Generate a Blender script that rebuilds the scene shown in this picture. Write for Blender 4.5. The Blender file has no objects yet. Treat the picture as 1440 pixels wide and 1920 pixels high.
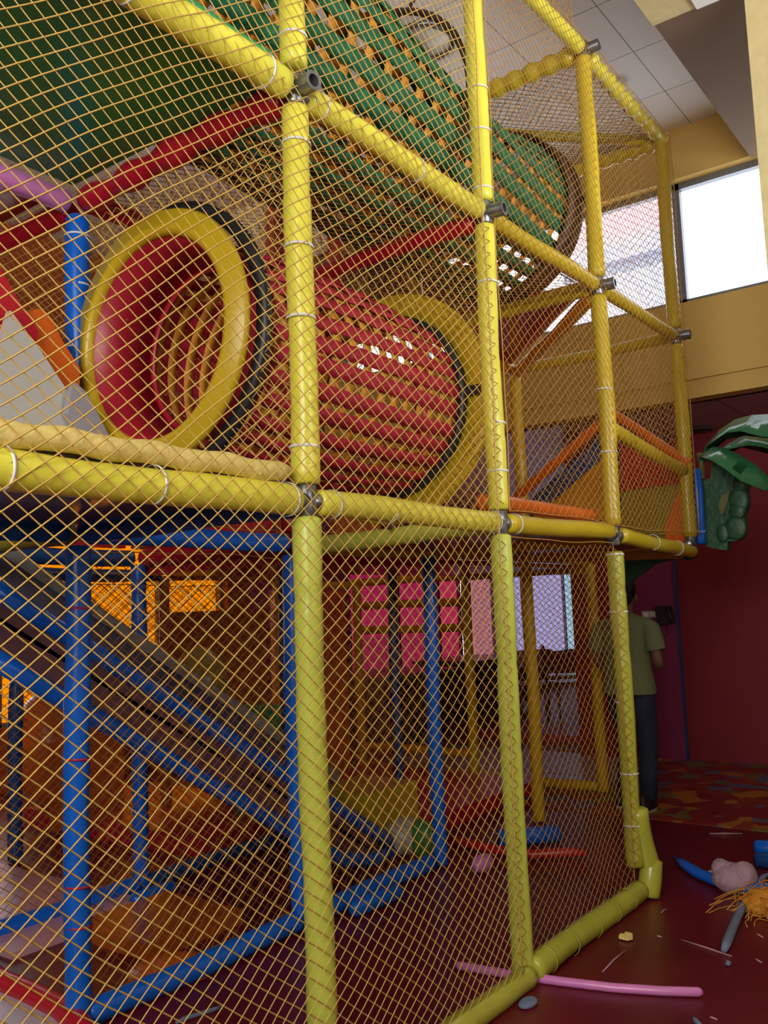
import bpy, math, random
from mathutils import Vector, Matrix
random.seed(7)
C = bpy.context.scene.collection
SC = bpy.context.scene
PI = math.pi
# ------------------------------------------------------------------ camera
CAM = Vector((-0.8776, -1.8177, 1.4519))
FPX, YAW, PITCH, ROLL = 1704.9, 0.63560, 0.10788, -0.03764
fw = Vector((math.cos(YAW)*math.cos(PITCH), math.sin(YAW)*math.cos(PITCH), math.sin(PITCH)))
rt = Vector((math.sin(YAW), -math.cos(YAW), 0)); up = rt.cross(fw)
R2 = math.cos(ROLL)*rt + math.sin(ROLL)*up
U2 = -math.sin(ROLL)*rt + math.cos(ROLL)*up
cd = bpy.data.cameras.new('camera'); cam = bpy.data.objects.new('camera', cd); C.objects.link(cam)
cd.sensor_fit = 'VERTICAL'; cd.sensor_height = 24.0; cd.lens = 24.0*FPX/1920; cd.clip_start = .02; cd.clip_end = 200
m = Matrix((R2, U2, -fw)).transposed().to_4x4(); m.translation = CAM; cam.matrix_world = m
SC.camera = cam
# ------------------------------------------------------------------ light
WORLD, KEY, KEY2, UPL, SUN = 3.4, 185, 5, 120, 9.0
w = bpy.data.worlds.new('daylight'); SC.world = w; w.use_nodes = True
bg = w.node_tree.nodes['Background']; bg.inputs[0].default_value = (.93, .97, 1, 1); bg.inputs[1].default_value = WORLD

def area(name, loc, target, sx, sy, power, col=(1, 1, 1), portal=False):
    l = bpy.data.lights.new(name, 'AREA'); l.shape = 'RECTANGLE'; l.size = sx; l.size_y = sy; l.energy = power; l.color = col
    o = bpy.data.objects.new(name, l); C.objects.link(o); o.location = loc
    o.rotation_euler = (Vector(target)-Vector(loc)).to_track_quat('-Z', 'Y').to_euler()
    if portal: l.cycles.is_portal = True
    return o
area('daylight_front_glazing', (-2.7, -1.7, 2.9), (1.2, 0.3, 2.5), 2.4, 2.0, KEY, (1, .98, .93))
area('fill_behind_camera', (-1.2, -4.9, 2.4), (1.6, 0, 1.6), 1.6, 2.0, KEY2, (1, .98, .95))  # weak fill from behind the camera; no door is built there
lu = area('added_uplight', (2.6, -4.9, 2.9), (4.2, .2, 5.15), 5.0, 1.6, UPL, (.93, .96, 1)); lu.data.spread = 1.7  # unseen lamp added to brighten the ceiling; no window stands here
sl = bpy.data.lights.new('sun', 'SUN'); sl.energy = SUN; sl.angle = .009; so = bpy.data.objects.new('sun', sl); C.objects.link(so); so.rotation_euler = Vector((.62, .25, -.74)).to_track_quat('-Z', 'Y').to_euler()
area('portal_upper', (6.15, 1.0, 4.24), (0, 1.0, 4.24), 5.6, 1.0, 1, portal=True)
area('portal_orange', (4.6, 5.75, 1.4), (4.6, 0, 1.4), 3.4, 1.7, 1, portal=True)
area('portal_dining', (12.2, 5.75, 1.4), (12.2, 0, 1.4), 7.4, 1.7, 1, portal=True)
vs = SC.view_settings; vs.view_transform = 'Standard'; vs.look = 'None'; vs.exposure = 0.0; vs.gamma = 1.0; vs.use_curve_mapping = False
SC.cycles.use_denoising = True
SC.cycles.max_bounces = 8; SC.cycles.transparent_max_bounces = 24; SC.cycles.sample_clamp_indirect = 4

def px(x, y, ax, v):
    """point of the place seen at photograph position x, y on the plane axis = v"""
    d = fw + (x-720)/FPX*R2 + (960-y)/FPX*U2
    t = (v-CAM[ax])/d[ax]
    return CAM + t*d
# ------------------------------------------------------------------ helpers
class MB:
    def __init__(s): s.v = []; s.f = []; s.sm = []
    def add(s, V, F, smooth=True):
        n = len(s.v); s.v += [tuple(p) for p in V]
        s.f += [tuple(i+n for i in f) for f in F]; s.sm += [smooth]*len(F)
    def box(s, a, b):
        x0, y0, z0 = a; x1, y1, z1 = b
        s.add([(x0,y0,z0),(x1,y0,z0),(x1,y1,z0),(x0,y1,z0),(x0,y0,z1),(x1,y0,z1),(x1,y1,z1),(x0,y1,z1)],
              [(0,3,2,1),(4,5,6,7),(0,1,5,4),(1,2,6,5),(2,3,7,6),(3,0,4,7)], False)
    def tube(s, P, r, n=12, cap=True, flat=1.0, smooth=True):
        P = [Vector(p) for p in P]; k = len(P)
        rr = r if isinstance(r, (list, tuple)) else [r]*k
        T0 = (P[1]-P[0]).normalized()
        a = Vector((0, 0, 1)) if abs(T0.z) < .9 else Vector((1, 0, 0))
        U = T0.cross(a).normalized(); V = []; F = []
        for i in range(k):
            T = (P[min(i+1, k-1)]-P[max(i-1, 0)]).normalized()
            U = (U-T*U.dot(T)).normalized(); W = T.cross(U)
            for j in range(n):
                t = 2*PI*j/n
                V.append(P[i]+(U*math.cos(t)+W*math.sin(t)*flat)*rr[i])
        for i in range(k-1):
            for j in range(n):
                F.append((i*n+j, i*n+(j+1) % n, (i+1)*n+(j+1) % n, (i+1)*n+j))
        if cap: F += [tuple(range(n))[::-1], tuple((k-1)*n+j for j in range(n))]
        s.add(V, F, smooth)
    def prism(s, poly, off, smooth=False):
        off = Vector(off); n = len(poly); P = [Vector(p) for p in poly]
        s.add(P+[p+off for p in P], [tuple(range(n))[::-1], tuple(range(n, 2*n))]+[(i, (i+1) % n, n+(i+1) % n, n+i) for i in range(n)], smooth)
    def ring(s, c, ux, uy, prof, n=64):
        """prof: closed list of (radius, height along normal)"""
        c, ux, uy = Vector(c), Vector(ux), Vector(uy); nz = ux.cross(uy); k = len(prof); V = []; F = []
        for i in range(n):
            t = 2*PI*i/n; d = ux*math.cos(t)+uy*math.sin(t)
            for (r, h) in prof: V.append(c+d*r+nz*h)
        for i in range(n):
            for j in range(k): F.append((i*k+j, i*k+(j+1) % k, ((i+1) % n)*k+(j+1) % k, ((i+1) % n)*k+j))
        s.add(V, F)
    def ball(s, c, rx, ry=None, rz=None, n=16, m_=10, jit=0):
        ry = ry or rx; rz = rz or rx; V = []; F = []; c = Vector(c)
        for i in range(m_+1):
            ph = PI*i/m_
            for j in range(n):
                t = 2*PI*j/n; q = 1+random.uniform(-jit, jit)
                V.append(c+Vector((rx*math.sin(ph)*math.cos(t), ry*math.sin(ph)*math.sin(t), rz*math.cos(ph)))*q)
        for i in range(m_):
            for j in range(n): F.append((i*n+j, (i+1)*n+j, (i+1)*n+(j+1) % n, i*n+(j+1) % n))
        s.add(V, F)
    def loft(s, secs, cap=True, smooth=True):
        n = len(secs[0]); V = [p for q in secs for p in q]; F = []
        for i in range(len(secs)-1):
            for j in range(n): F.append((i*n+j, i*n+(j+1) % n, (i+1)*n+(j+1) % n, (i+1)*n+j))
        if cap: F += [tuple(range(n))[::-1], tuple((len(secs)-1)*n+j for j in range(n))]
        s.add(V, F, smooth)
    def build(s, name, mat, parent=None, loc=None):
        me = bpy.data.meshes.new(name)
        o0 = Vector(parent['_o']) if parent is not None else (Vector(loc) if loc is not None else Vector((0, 0, 0)))
        me.from_pydata([(a-o0.x, b-o0.y, c-o0.z) for a, b, c in s.v], [], s.f)
        me.polygons.foreach_set('use_smooth', s.sm)
        me.materials.append(mat); me.update()
        o = bpy.data.objects.new(name, me); C.objects.link(o)
        if parent is not None: o.parent = parent
        else: o.location = o0
        o['_o'] = tuple(o0) if parent is not None else (o0.x, o0.y, o0.z)
        return o
def thing(name, label, cat, loc, group=None):
    o = bpy.data.objects.new(name, None); C.objects.link(o); o.location = loc; o['_o'] = tuple(loc)
    o['label'] = label; o['category'] = cat
    if group: o['group'] = group
    return o
def tag(o, label, cat, group=None, kind=None):
    o['label'] = label; o['category'] = cat
    if group: o['group'] = group
    if kind: o['kind'] = kind
    return o
def struct(o): o['kind'] = 'structure'; return o
# ------------------------------------------------------------------ materials
def mat(name, col, rough=.5, metal=0, noise=0.0, nscale=8, bump=0.0, bscale=40, spec=.5, trans=None, sheen=0):
    m = bpy.data.materials.new(name); m.use_nodes = True; nt = m.node_tree; N = nt.nodes; L = nt.links
    b = N['Principled BSDF']; b.inputs['Roughness'].default_value = rough; b.inputs['Metallic'].default_value = metal
    b.inputs['Base Color'].default_value = (*col, 1); b.inputs['Specular IOR Level'].default_value = spec
    tc = N.new('ShaderNodeTexCoord')
    if noise:
        t = N.new('ShaderNodeTexNoise'); t.inputs['Scale'].default_value = nscale; t.inputs['Detail'].default_value = 4
        r = N.new('ShaderNodeValToRGB'); r.color_ramp.elements[0].position = .3; r.color_ramp.elements[1].position = .75
        r.color_ramp.elements[0].color = (*[c*(1-noise) for c in col], 1); r.color_ramp.elements[1].color = (*[min(1, c*(1+noise*.5)) for c in col], 1)
        L.new(tc.outputs['Object'], t.inputs['Vector']); L.new(t.outputs['Fac'], r.inputs['Fac']); L.new(r.outputs['Color'], b.inputs['Base Color'])
    if bump:
        t = N.new('ShaderNodeTexNoise'); t.inputs['Scale'].default_value = bscale; t.inputs['Detail'].default_value = 3
        bp = N.new('ShaderNodeBump'); bp.inputs['Strength'].default_value = bump; bp.inputs['Distance'].default_value = .02
        L.new(tc.outputs['Object'], t.inputs['Vector']); L.new(t.outputs['Fac'], bp.inputs['Height']); L.new(bp.outputs['Normal'], b.inputs['Normal'])
    if trans:
        tr = N.new('ShaderNodeBsdfTranslucent'); tr.inputs['Color'].default_value = (*trans, 1)
        mx = N.new('ShaderNodeMixShader'); mx.inputs[0].default_value = .5
        L.new(b.outputs[0], mx.inputs[1]); L.new(tr.outputs[0], mx.inputs[2]); L.new(mx.outputs[0], N['Material Output'].inputs[0])
    return m
def film(name, col, gloss=.06):
    m = bpy.data.materials.new(name); m.use_nodes = True; nt = m.node_tree; N = nt.nodes; L = nt.links
    N.remove(N['Principled BSDF'])
    t = N.new('ShaderNodeBsdfTransparent'); t.inputs['Color'].default_value = (*col, 1)
    g = N.new('ShaderNodeBsdfGlossy'); g.inputs['Roughness'].default_value = .08
    mx = N.new('ShaderNodeMixShader'); mx.inputs[0].default_value = gloss
    L.new(t.outputs[0], mx.inputs[1]); L.new(g.outputs[0], mx.inputs[2]); L.new(mx.outputs[0], N['Material Output'].inputs[0])
    return m
def vinyl(name, col, rough=.28, noise=.12): return mat(name, col, rough, noise=noise, nscale=5, bump=.12, bscale=14)
M = {}
M['yellow'] = vinyl('yellow_vinyl', (.80, .745, .075))
M['lime'] = vinyl('lime_yellow_vinyl', (.62, .69, .10))
M['gold'] = vinyl('golden_vinyl', (.66, .40, .02))
M['ochre'] = vinyl('ochre_vinyl', (.62, .46, .025))  # darker than yellow; on front posts and beams it stands in for light fall-off
M['amber'] = vinyl('amber_vinyl', (.75, .33, .015))
M['cream'] = mat('cream_foam', (.85, .68, .22), .7, noise=.1, nscale=12, bump=.3, bscale=30)
M['blue'] = vinyl('blue_vinyl', (.004, .13, .66))
M['navy'] = vinyl('dark_blue_vinyl', (.01, .06, .22))
M['red'] = vinyl('red_vinyl', (.52, .01, .03))
M['orange'] = vinyl('orange_vinyl', (.75, .14, .015))
M['brick'] = vinyl('rust_orange_vinyl', (.42, .09, .015))
M['pink'] = vinyl('pink_vinyl', (.68, .22, .55))
M['green'] = vinyl('green_vinyl', (.03, .27, .07))
M['jade'] = vinyl('bright_green_vinyl', (.01, .38, .14))
M['olive'] = vinyl('olive_vinyl', (.30, .26, .03))
M['greyv'] = mat('plum_grey_vinyl', (.26, .21, .29), .12, noise=.1)
M['white'] = mat('white_plastic', (.85, .85, .85), .4)
M['tie'] = mat('cable_tie_nylon', (.80, .80, .82), .35)
M['redtie'] = mat('red_tape', (.5, .02, .05), .4)
M['steel'] = mat('galvanised_steel', (.28, .29, .32), .32, .85, noise=.3, nscale=30)
M['board'] = mat('pale_grey_board', (.52, .50, .45), .35, noise=.06, nscale=4)
M['board2'] = mat('mid_grey_board', (.36, .34, .37), .35, noise=.06, nscale=4)
M['ringyellow'] = mat('moulded_yellow_plastic', (.62, .42, .015), .3, noise=.1, nscale=4)
M['ringred'] = mat('moulded_red_plastic', (.42, .012, .03), .38, noise=.15, nscale=5)
M['redstrap'] = mat('red_webbing', (.46, .008, .035), .65, noise=.3, nscale=18, bump=.4, bscale=90)
M['orangestrap'] = mat('orange_webbing', (.72, .29, .025), .6, noise=.25, nscale=22, bump=.3, bscale=90)
M['greenstrap'] = mat('green_webbing', (.012, .15, .06), .65, noise=.35, nscale=18, bump=.4, bscale=90)
M['black'] = mat('black_rubber', (.02, .018, .022), .45, noise=.2)
M['brownrope'] = mat('dark_brown_binding', (.07, .03, .02), .6, noise=.4, nscale=60)
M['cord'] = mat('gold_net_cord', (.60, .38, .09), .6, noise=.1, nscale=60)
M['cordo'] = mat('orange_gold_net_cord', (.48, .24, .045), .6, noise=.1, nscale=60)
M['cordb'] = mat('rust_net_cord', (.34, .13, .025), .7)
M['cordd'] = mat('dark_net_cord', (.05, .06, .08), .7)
M['wallred'] = mat('red_wall_paint', (.22, .008, .02), .6, noise=.1, nscale=2)
M['wallmag'] = mat('magenta_wall_paint', (.23, .02, .09), .6, noise=.08, nscale=2)
M['wallyel'] = mat('yellow_wall_paint', (.66, .44, .12), .75, noise=.06, nscale=1.2, bump=.08, bscale=50)
M['wallpink'] = mat('pink_wall_paint', (.50, .06, .20), .6)
M['soffit'] = mat('brown_soffit', (.19, .115, .065), .8, noise=.05, nscale=2)  # even brown, much darker than the near bulkhead
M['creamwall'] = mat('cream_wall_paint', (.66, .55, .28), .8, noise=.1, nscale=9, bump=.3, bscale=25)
M['frame'] = mat('aluminium_frame', (.22, .24, .28), .4, .5)
M['roofwhite'] = mat('white_bounce_roof', (.75, .75, .76), .8)
M['limeshade'] = vinyl('shaded_lime_vinyl', (.44, .44, .05))  # lime with the shade at lower right put into its colour
M['darkbrown'] = mat('dark_brown_blocker', (.09, .035, .02), .7)
M['darkpaint'] = mat('dark_brown_paint', (.06, .04, .045), .8)

def tiles(name, c1, mort, size, msize, ox, oy, rough=.8):
    m = mat(name, c1, rough); nt = m.node_tree; N = nt.nodes; L = nt.links; b = N['Principled BSDF']
    tc = N.new('ShaderNodeTexCoord'); mp = N.new('ShaderNodeMapping'); mp.inputs['Location'].default_value = (-ox, -oy, 0)
    br = N.new('ShaderNodeTexBrick'); br.offset = 0; br.inputs['Scale'].default_value = 1
    br.inputs['Brick Width'].default_value = size; br.inputs['Row Height'].default_value = size; br.inputs['Mortar Size'].default_value = msize
    br.inputs['Color1'].default_value = (*c1, 1); br.inputs['Color2'].default_value = (*[c*.96 for c in c1], 1); br.inputs['Mortar'].default_value = (*mort, 1)
    br.inputs['Mortar Smooth'].default_value = .1
    L.new(tc.outputs['Object'], mp.inputs[0]); L.new(mp.outputs[0], br.inputs['Vector']); L.new(br.outputs['Color'], b.inputs['Base Color'])
    return m
M['ceiltile'] = tiles('mineral_ceiling_tiles', (.80, .79, .78), (.28, .28, .29), .61, .004, 4.25, .17)
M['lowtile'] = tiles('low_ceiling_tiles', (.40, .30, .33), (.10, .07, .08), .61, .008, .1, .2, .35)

def floor_mat():
    m = mat('maroon_vinyl_floor', (.13, .006, .012), .36, noise=.25, nscale=1.6, bump=.03, bscale=6)
    return m
M['floor'] = floor_mat()
def carpet_mat():
    m = mat('star_pattern_carpet', (.2, .05, .05), .9); nt = m.node_tree; N = nt.nodes; L = nt.links; b = N['Principled BSDF']
    tc = N.new('ShaderNodeTexCoord')
    no = N.new('ShaderNodeTexNoise'); no.inputs['Scale'].default_value = 9; no.inputs['Detail'].default_value = 2
    va = N.new('ShaderNodeVectorMath'); va.operation = 'MULTIPLY_ADD'; va.inputs[1].default_value = (.10, .10, 0)
    vo = N.new('ShaderNodeTexVoronoi'); vo.inputs['Scale'].default_value = 6.5; vo.distance = 'MANHATTAN'
    sp = N.new('ShaderNodeSeparateColor'); r = N.new('ShaderNodeValToRGB'); r.color_ramp.interpolation = 'CONSTANT'
    cols = [(0, (.22, .02, .02)), (.35, (.30, .04, .02)), (.5, (.42, .16, .02)), (.62, (.10, .12, .22)), (.76, (.24, .02, .02)), (.88, (.16, .15, .04))]
    e = r.color_ramp.elements; e[0].color = (*cols[0][1], 1); e[1].position = cols[1][0]; e[1].color = (*cols[1][1], 1)
    for p, c in cols[2:]: q = e.new(p); q.color = (*c, 1)
    L.new(tc.outputs['Object'], no.inputs['Vector']); L.new(no.outputs['Color'], va.inputs[0]); L.new(tc.outputs['Object'], va.inputs[2])
    L.new(va.outputs[0], vo.inputs['Vector']); L.new(vo.outputs['Color'], sp.inputs[0]); L.new(sp.outputs[0], r.inputs['Fac']); L.new(r.outputs['Color'], b.inputs['Base Color'])
    b.inputs['Roughness'].default_value = .45
    return m
M['carpet'] = carpet_mat()
def facade_mat():
    m = mat('pale_mosaic_render', (.3, .32, .38), .8); nt = m.node_tree; N = nt.nodes; L = nt.links; b = N['Principled BSDF']
    tc = N.new('ShaderNodeTexCoord'); sx = N.new('ShaderNodeSeparateXYZ'); L.new(tc.outputs['Object'], sx.inputs[0])
    vo = N.new('ShaderNodeTexVoronoi'); vo.inputs['Scale'].default_value = 22; L.new(tc.outputs['Object'], vo.inputs['Vector'])
    r = N.new('ShaderNodeValToRGB'); e = r.color_ramp.elements
    e[0].position = 0; e[0].color = (.20, .24, .34, 1); e[1].position = 1; e[1].color = (.40, .42, .50, 1)
    sc = N.new('ShaderNodeSeparateColor'); L.new(vo.outputs['Color'], sc.inputs[0]); L.new(sc.outputs[0], r.inputs['Fac'])
    mr = N.new('ShaderNodeMapRange'); mr.inputs['From Min'].default_value = 8.9; mr.inputs['From Max'].default_value = 9.3; L.new(sx.outputs['Z'], mr.inputs['Value'])
    mx = N.new('ShaderNodeMix'); mx.data_type = 'RGBA'; L.new(mr.outputs[0], mx.inputs['Factor']); L.new(r.outputs[0], mx.inputs[6]); mx.inputs[7].default_value = (.42, .27, .32, 1)
    L.new(mx.outputs[2], b.inputs['Base Color']); return m
M['facade'] = facade_mat()
M['f_clear'] = film('clear_pane', (.95, .96, .98))
M['f_orange'] = film('orange_film_pane', (.62, .31, .012))
M['f_mag'] = film('magenta_film_pane', (.34, .06, .15))
M['f_rose'] = film('rose_film_pane', (.36, .08, .15))
M['f_pale'] = film('pale_pink_film_pane', (.38, .22, .25))
M['f_lilac'] = film('lilac_film_pane', (.36, .34, .46))
M['f_cyan'] = film('pale_cyan_film_pane', (.34, .44, .50))

# ------------------------------------------------------------------ the setting
WX, CZ, LY, LX = 6.05, 5.15, 5.7, 16.0
b = MB(); b.box((-4.2, -5.2, -.1), (LX+.1, LY+.2, 0)); struct(b.build('floor', M['floor']))
b = MB(); b.box((5.17, -5.2, 0), (LX, 1.9, .006)); b.box((6.3, 1.9, 0), (LX, LY, .006)); struct(b.build('floor_carpet', M['carpet']))
b = MB(); b.box((-4.2, -5.2, CZ), (WX, LY+.2, CZ+.1)); struct(b.build('ceiling', M['ceiltile']))
b = MB(); b.box((WX+.15, -5.2, 2.98), (LX, LY+.2, 3.08)); struct(b.build('ceiling_low', M['lowtile']))
b = MB(); b.box((WX+.2, -8, 3.08), (LX+.5, 9, 3.14)); struct(b.build('roof_bounce', M['roofwhite']))  # unseen white slab added to bounce daylight up to the ceiling
# upper wall over the lower room, with the high window
wy0, wy1, wz0, wz1 = -1.9, 3.8, 3.74, 4.74
b = MB(); b.box((WX, -5.2, 3.16-.18), (WX+.2, LY+.2, wz0)); b.box((WX, -5.2, wz1), (WX+.2, LY+.2, CZ+.1))
b.box((WX, -5.2, wz0), (WX+.2, wy0, wz1)); b.box((WX, wy1, wz0), (WX+.2, LY+.2, wz1)); struct(b.build('wall_upper', M['wallyel']))
b = MB(); b.box((WX-.03, -5.1, 3.12), (WX, LY, 3.2)); struct(b.build('trim_1', M['wallyel']))
wn = struct(MB.build((lambda q: (q.box((WX+.09, wy0, wz0), (WX+.15, wy1, wz0+.05)), q.box((WX+.09, wy0, wz1-.05), (WX+.15, wy1, wz1)),
     [q.box((WX+.09, y-.03, wz0), (WX+.15, y+.03, wz1)) for y in (wy0+.03, -.9, .36, 1.6, 2.8, wy1-.03)], q)[-1])(MB()), 'window_1', M['frame']))
g = MB(); g.box((WX+.115, wy0, wz0), (WX+.12, wy1, wz1)); g.build('window_pane', M['f_clear'], wn)
b = MB(); b.box((17.2, 4.05, 0), (17.8, 6.35, 14)); b.box((17.0, 4.05, 8.6), (17.2, 6.35, 8.72)); tag(b.build('neighbour_building', M['facade'], loc=(17.2, 4, 0)),
    'pale mosaic-clad building with a ledge, outside the high window', 'building')
# left wall with orange and pink film windows
def wall_with_openings(name, y0, y1, x0, x1, zt, ops, mt):
    b = MB(); xs = x0
    for (a, c, z0, z1) in ops:
        b.box((xs, y0, 0), (a, y1, zt)); b.box((a, y0, 0), (c, y1, z0)); b.box((a, y0, z1), (c, y1, zt)); xs = c
    b.box((xs, y0, 0), (x1, y1, zt)); return struct(b.build(name, mt))
wall_with_openings('wall_left', LY, LY+.2, -4.2, 6.6, CZ, [(2.9, 6.3, .55, 2.25)], M['brick'])
wall_with_openings('wall_left_dining', LY, LY+.2, 6.6, LX+.1, 3.05, [(8.5, 15.9, .55, 2.25)], M['wallpink'])
def film_window(n, x0, x1, splits, z0=.55, z1=2.25):
    b = MB(); y = LY+.08
    b.box((x0, y, z0), (x1, y+.05, z0+.04)); b.box((x0, y, z1-.04), (x1, y+.05, z1))
    for s in [x0+.02]+[q[0] for q in splits[1:]]+[x1-.02]: b.box((s-.02, y, z0), (s+.02, y+.05, z1))
    o = struct(b.build('window_%d' % n, M['frame']))
    for i, (s, mt) in enumerate(splits):
        e = splits[i+1][0] if i+1 < len(splits) else x1
        g = MB(); g.box((s, y+.02, z0), (e, y+.026, z1)); g.build('window_pane', M[mt], o)
film_window(2, 2.9, 6.3, [(2.9, 'f_clear'), (3.62, 'f_orange'), (4.5, 'f_orange'), (5.4, 'f_orange')])
film_window(3, 8.5, 15.9, [(8.5, 'f_mag'), (9.7, 'f_mag'), (10.75, 'f_rose'), (11.35, 'f_clear'), (11.5, 'f_pale'), (12.4, 'f_lilac'), (13.8, 'f_lilac'), (15.1, 'f_cyan')])
b = MB(); b.box((9.2, LY-.2, .5), (13.0, LY, .56)); struct(b.build('trim_2', M['amber']))
b = MB(); b.box((LX, -5.2, 0), (LX+.1, LY+.2, 3.08)); struct(b.build('wall_far', M['wallpink']))
b = MB(); b.box((7.5, -5.2, 0), (7.62, 1.04, 2.98)); struct(b.build('wall_partition', M['wallred']))
b = MB(); b.box((7.49, 1.04, 0), (7.62, 1.62, 2.98)); struct(b.build('wall_partition_magenta', M['wallmag']))
b = MB(); b.box((7.3, 1.62, 0), (7.62, 2.0, 2.98)); struct(b.build('wall_partition_end', M['wallred']))
b = MB(); b.box((-4.2, -5.3, 0), (LX, -5.2, CZ+.1)); struct(b.build('wall_right', M['wallyel']))
b = MB(); b.box((-4.3, -5.3, 0), (-4.2, LY+.2, CZ+.1)); struct(b.build('wall_back', M['wallyel']))
# bulkhead on the right
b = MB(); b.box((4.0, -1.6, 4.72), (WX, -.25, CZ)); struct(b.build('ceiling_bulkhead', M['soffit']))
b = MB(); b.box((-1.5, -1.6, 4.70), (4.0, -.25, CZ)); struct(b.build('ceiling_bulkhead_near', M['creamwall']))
q = px(1417, 60, 0, 4.3)
b = MB(); b.box((4.0, -2.6, 0), (4.3, q.y-.02, 4.72)); co = struct(b.build('wall_column', M['creamwall']))
q = px(1318, 4, 2, 4.70)
b = MB(); b.box((q.x-.3, q.y-.12, 4.685), (q.x+.02, q.y+.04, 4.70)); tag(b.build('ceiling_light', M['white'], loc=(q.x, q.y, 4.685)), 'rectangular white light fitting under the cream bulkhead at top right', 'ceiling light')
q = px(800, 75, 2, CZ)
t = thing('ceiling_light', 'round recessed ceiling light seen through the hoop of the green tunnel', 'ceiling light', (q.x, q.y, CZ-.03))
b = MB(); b.ring((q.x, q.y, CZ-.03), (1, 0, 0), (0, 1, 0), [(.17, 0), (.21, 0), (.21, .029), (.17, .029)], 40); b.build('rim', M['steel'], t)
b = MB(); b.tube([(q.x, q.y, CZ-.02), (q.x, q.y, CZ-.002)], .17, 32); b.build('diffuser', M['board'], t)
q = px(1158, 158, 2, CZ)
b = MB(); b.tube([(q.x, q.y, CZ), (q.x, q.y, CZ-.03), (q.x, q.y, CZ-.05)], [.07, .07, .04], 24); tag(b.build('smoke_detector', M['white'], loc=(q.x, q.y, CZ-.05)), 'small round white smoke detector on the tiled ceiling', 'smoke detector')
q = px(1310, 803, 2, 2.98)
b = MB(); b.ring((q.x, q.y, 2.955), (1, 0, 0), (0, 1, 0), [(.08, 0), (.12, 0), (.12, .022), (.08, .022)], 32); tag(b.build('downlight', M['darkpaint'], loc=(q.x, q.y, 2.955)), 'unlit round downlight in the low dark ceiling above the red wall', 'downlight')

# ------------------------------------------------------------------ padded frame
def sleeve(parent, p0, p1, r, mt, sag=0, bulge=None, name='foam_sleeve', wob=.006, seed=0):
    rnd = random.Random(seed+int(abs(p0[0]*100+p1[2]*37)))
    p0, p1 = Vector(p0), Vector(p1); L = (p1-p0).length; n = max(8, int(L/.03)); P = []; Rr = []
    d = (p1-p0)/L; side = d.cross(Vector((0, 0, 1))) if abs(d.z) < .9 else Vector((1, 0, 0)); side.normalize(); s2 = d.cross(side)
    ph = [rnd.uniform(0, 6) for _ in range(6)]; seams = [rnd.uniform(.25, .42)]
    while seams[-1] < L-.2: seams.append(seams[-1]+rnd.uniform(.25, .42))
    for i in range(n+1):
        u = i/n; s = u*L
        q = p0.lerp(p1, u)+Vector((0, 0, -sag*4*u*(1-u)))
        q += side*wob*math.sin(2.3*s+ph[0])*math.sin(PI*u)+s2*wob*math.sin(3.1*s+ph[1])*math.sin(PI*u)
        rr = r*(1+.025*math.sin(9*s+ph[2])+.015*math.sin(23*s+ph[3]))
        for c in seams:
            rr *= 1-.07*math.exp(-((s-c)/.012)**2)
        if bulge: rr *= 1+.2*math.sin(2*PI*s/bulge)
        P.append(q); Rr.append(rr)
    e = min(.5*r, .02)
    P = [P[0]-d*e*.4]+P+[P[-1]+d*e*.4]; Rr = [Rr[0]*.72]+Rr+[Rr[-1]*.72]
    b = MB(); b.tube(P, Rr, 20); return b.build(name, M[mt], parent)
def tie(parent, c, d, r, mt='tie', tilt=.0):
    c, d = Vector(c), Vector(d).normalized(); d = (d+Vector((tilt, tilt*.5, tilt*.7))).normalized()
    a = Vector((0, 0, 1)) if abs(d.z) < .9 else Vector((1, 0, 0)); u = d.cross(a).normalized(); v = d.cross(u)
    b = MB(); b.ring(c, u, v, [(r+.0005, -.004), (r+.0025, -.004), (r+.0025, .004), (r+.0005, .004)], 28); return b.build('cable_tie', M[mt], parent)
def coupling(parent, c, kind='xy', stub=None):
    """cast steel key-clamp: a collar round the post and side sockets"""
    c = Vector(c); b = MB(); r = .032
    b.tube([c-Vector((0, 0, .05)), c-Vector((0, 0, .045)), c+Vector((0, 0, .045)), c+Vector((0, 0, .05))], [r*.9, r, r, r*.9], 18)
    for d in {'x': [(1, 0, 0)], '-x': [(-1, 0, 0)], 'xx': [(1, 0, 0), (-1, 0, 0)], 'y': [(0, 1, 0)], 'xy': [(1, 0, 0), (-1, 0, 0), (0, 1, 0)]}[kind]:
        d = Vector(d); b.tube([c, c+d*.062, c+d*.068], [.030, .030, .026], 16)
    if stub:
        d = Vector(stub).normalized(); e = c+d*.075
        a = Vector((0, 0, 1)); u = d.cross(a).normalized(); v = d.cross(u)
        k0 = len(b.sm); b.ring(c+d*.01, u, v, [(.020, 0), (.031, 0), (.031, .085), (.020, .085)], 24)
        b.sm[k0:] = [False]*(len(b.sm)-k0)
    return b.build('coupling', M['steel'], parent)
Z1, Z2, Z3 = 1.79, 3.11, 4.43
PX = [-.02, 1.19, 2.38, 3.56, 4.77, 5.85]; PY = [0, 1.15, 2.3, 3.5]
def post(i, j, segs, label, r=.043, ties=(), coup=True, xs=None, group=None, wob=.006):
    """segs: (z0, z1, material); ties: z of the cable ties"""
    x = PX[i]; y = PY[j]
    t = thing('padded_post', label, 'post', (x, y, 0), group)
    for k, (z0, z1, mt) in enumerate(segs): sleeve(t, (x, y, z0), (x, y, z1), r, mt, seed=i*7+j*3+k, wob=wob)
    for z in ties: tie(t, (x, y, z), (0, 0, 1), r*1.03, tilt=.05)
    return t
S1, S2, S3, S4 = (.015, 1.735), (1.85, 3.05), (3.17, 4.39), (4.47, 5.1)
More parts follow.
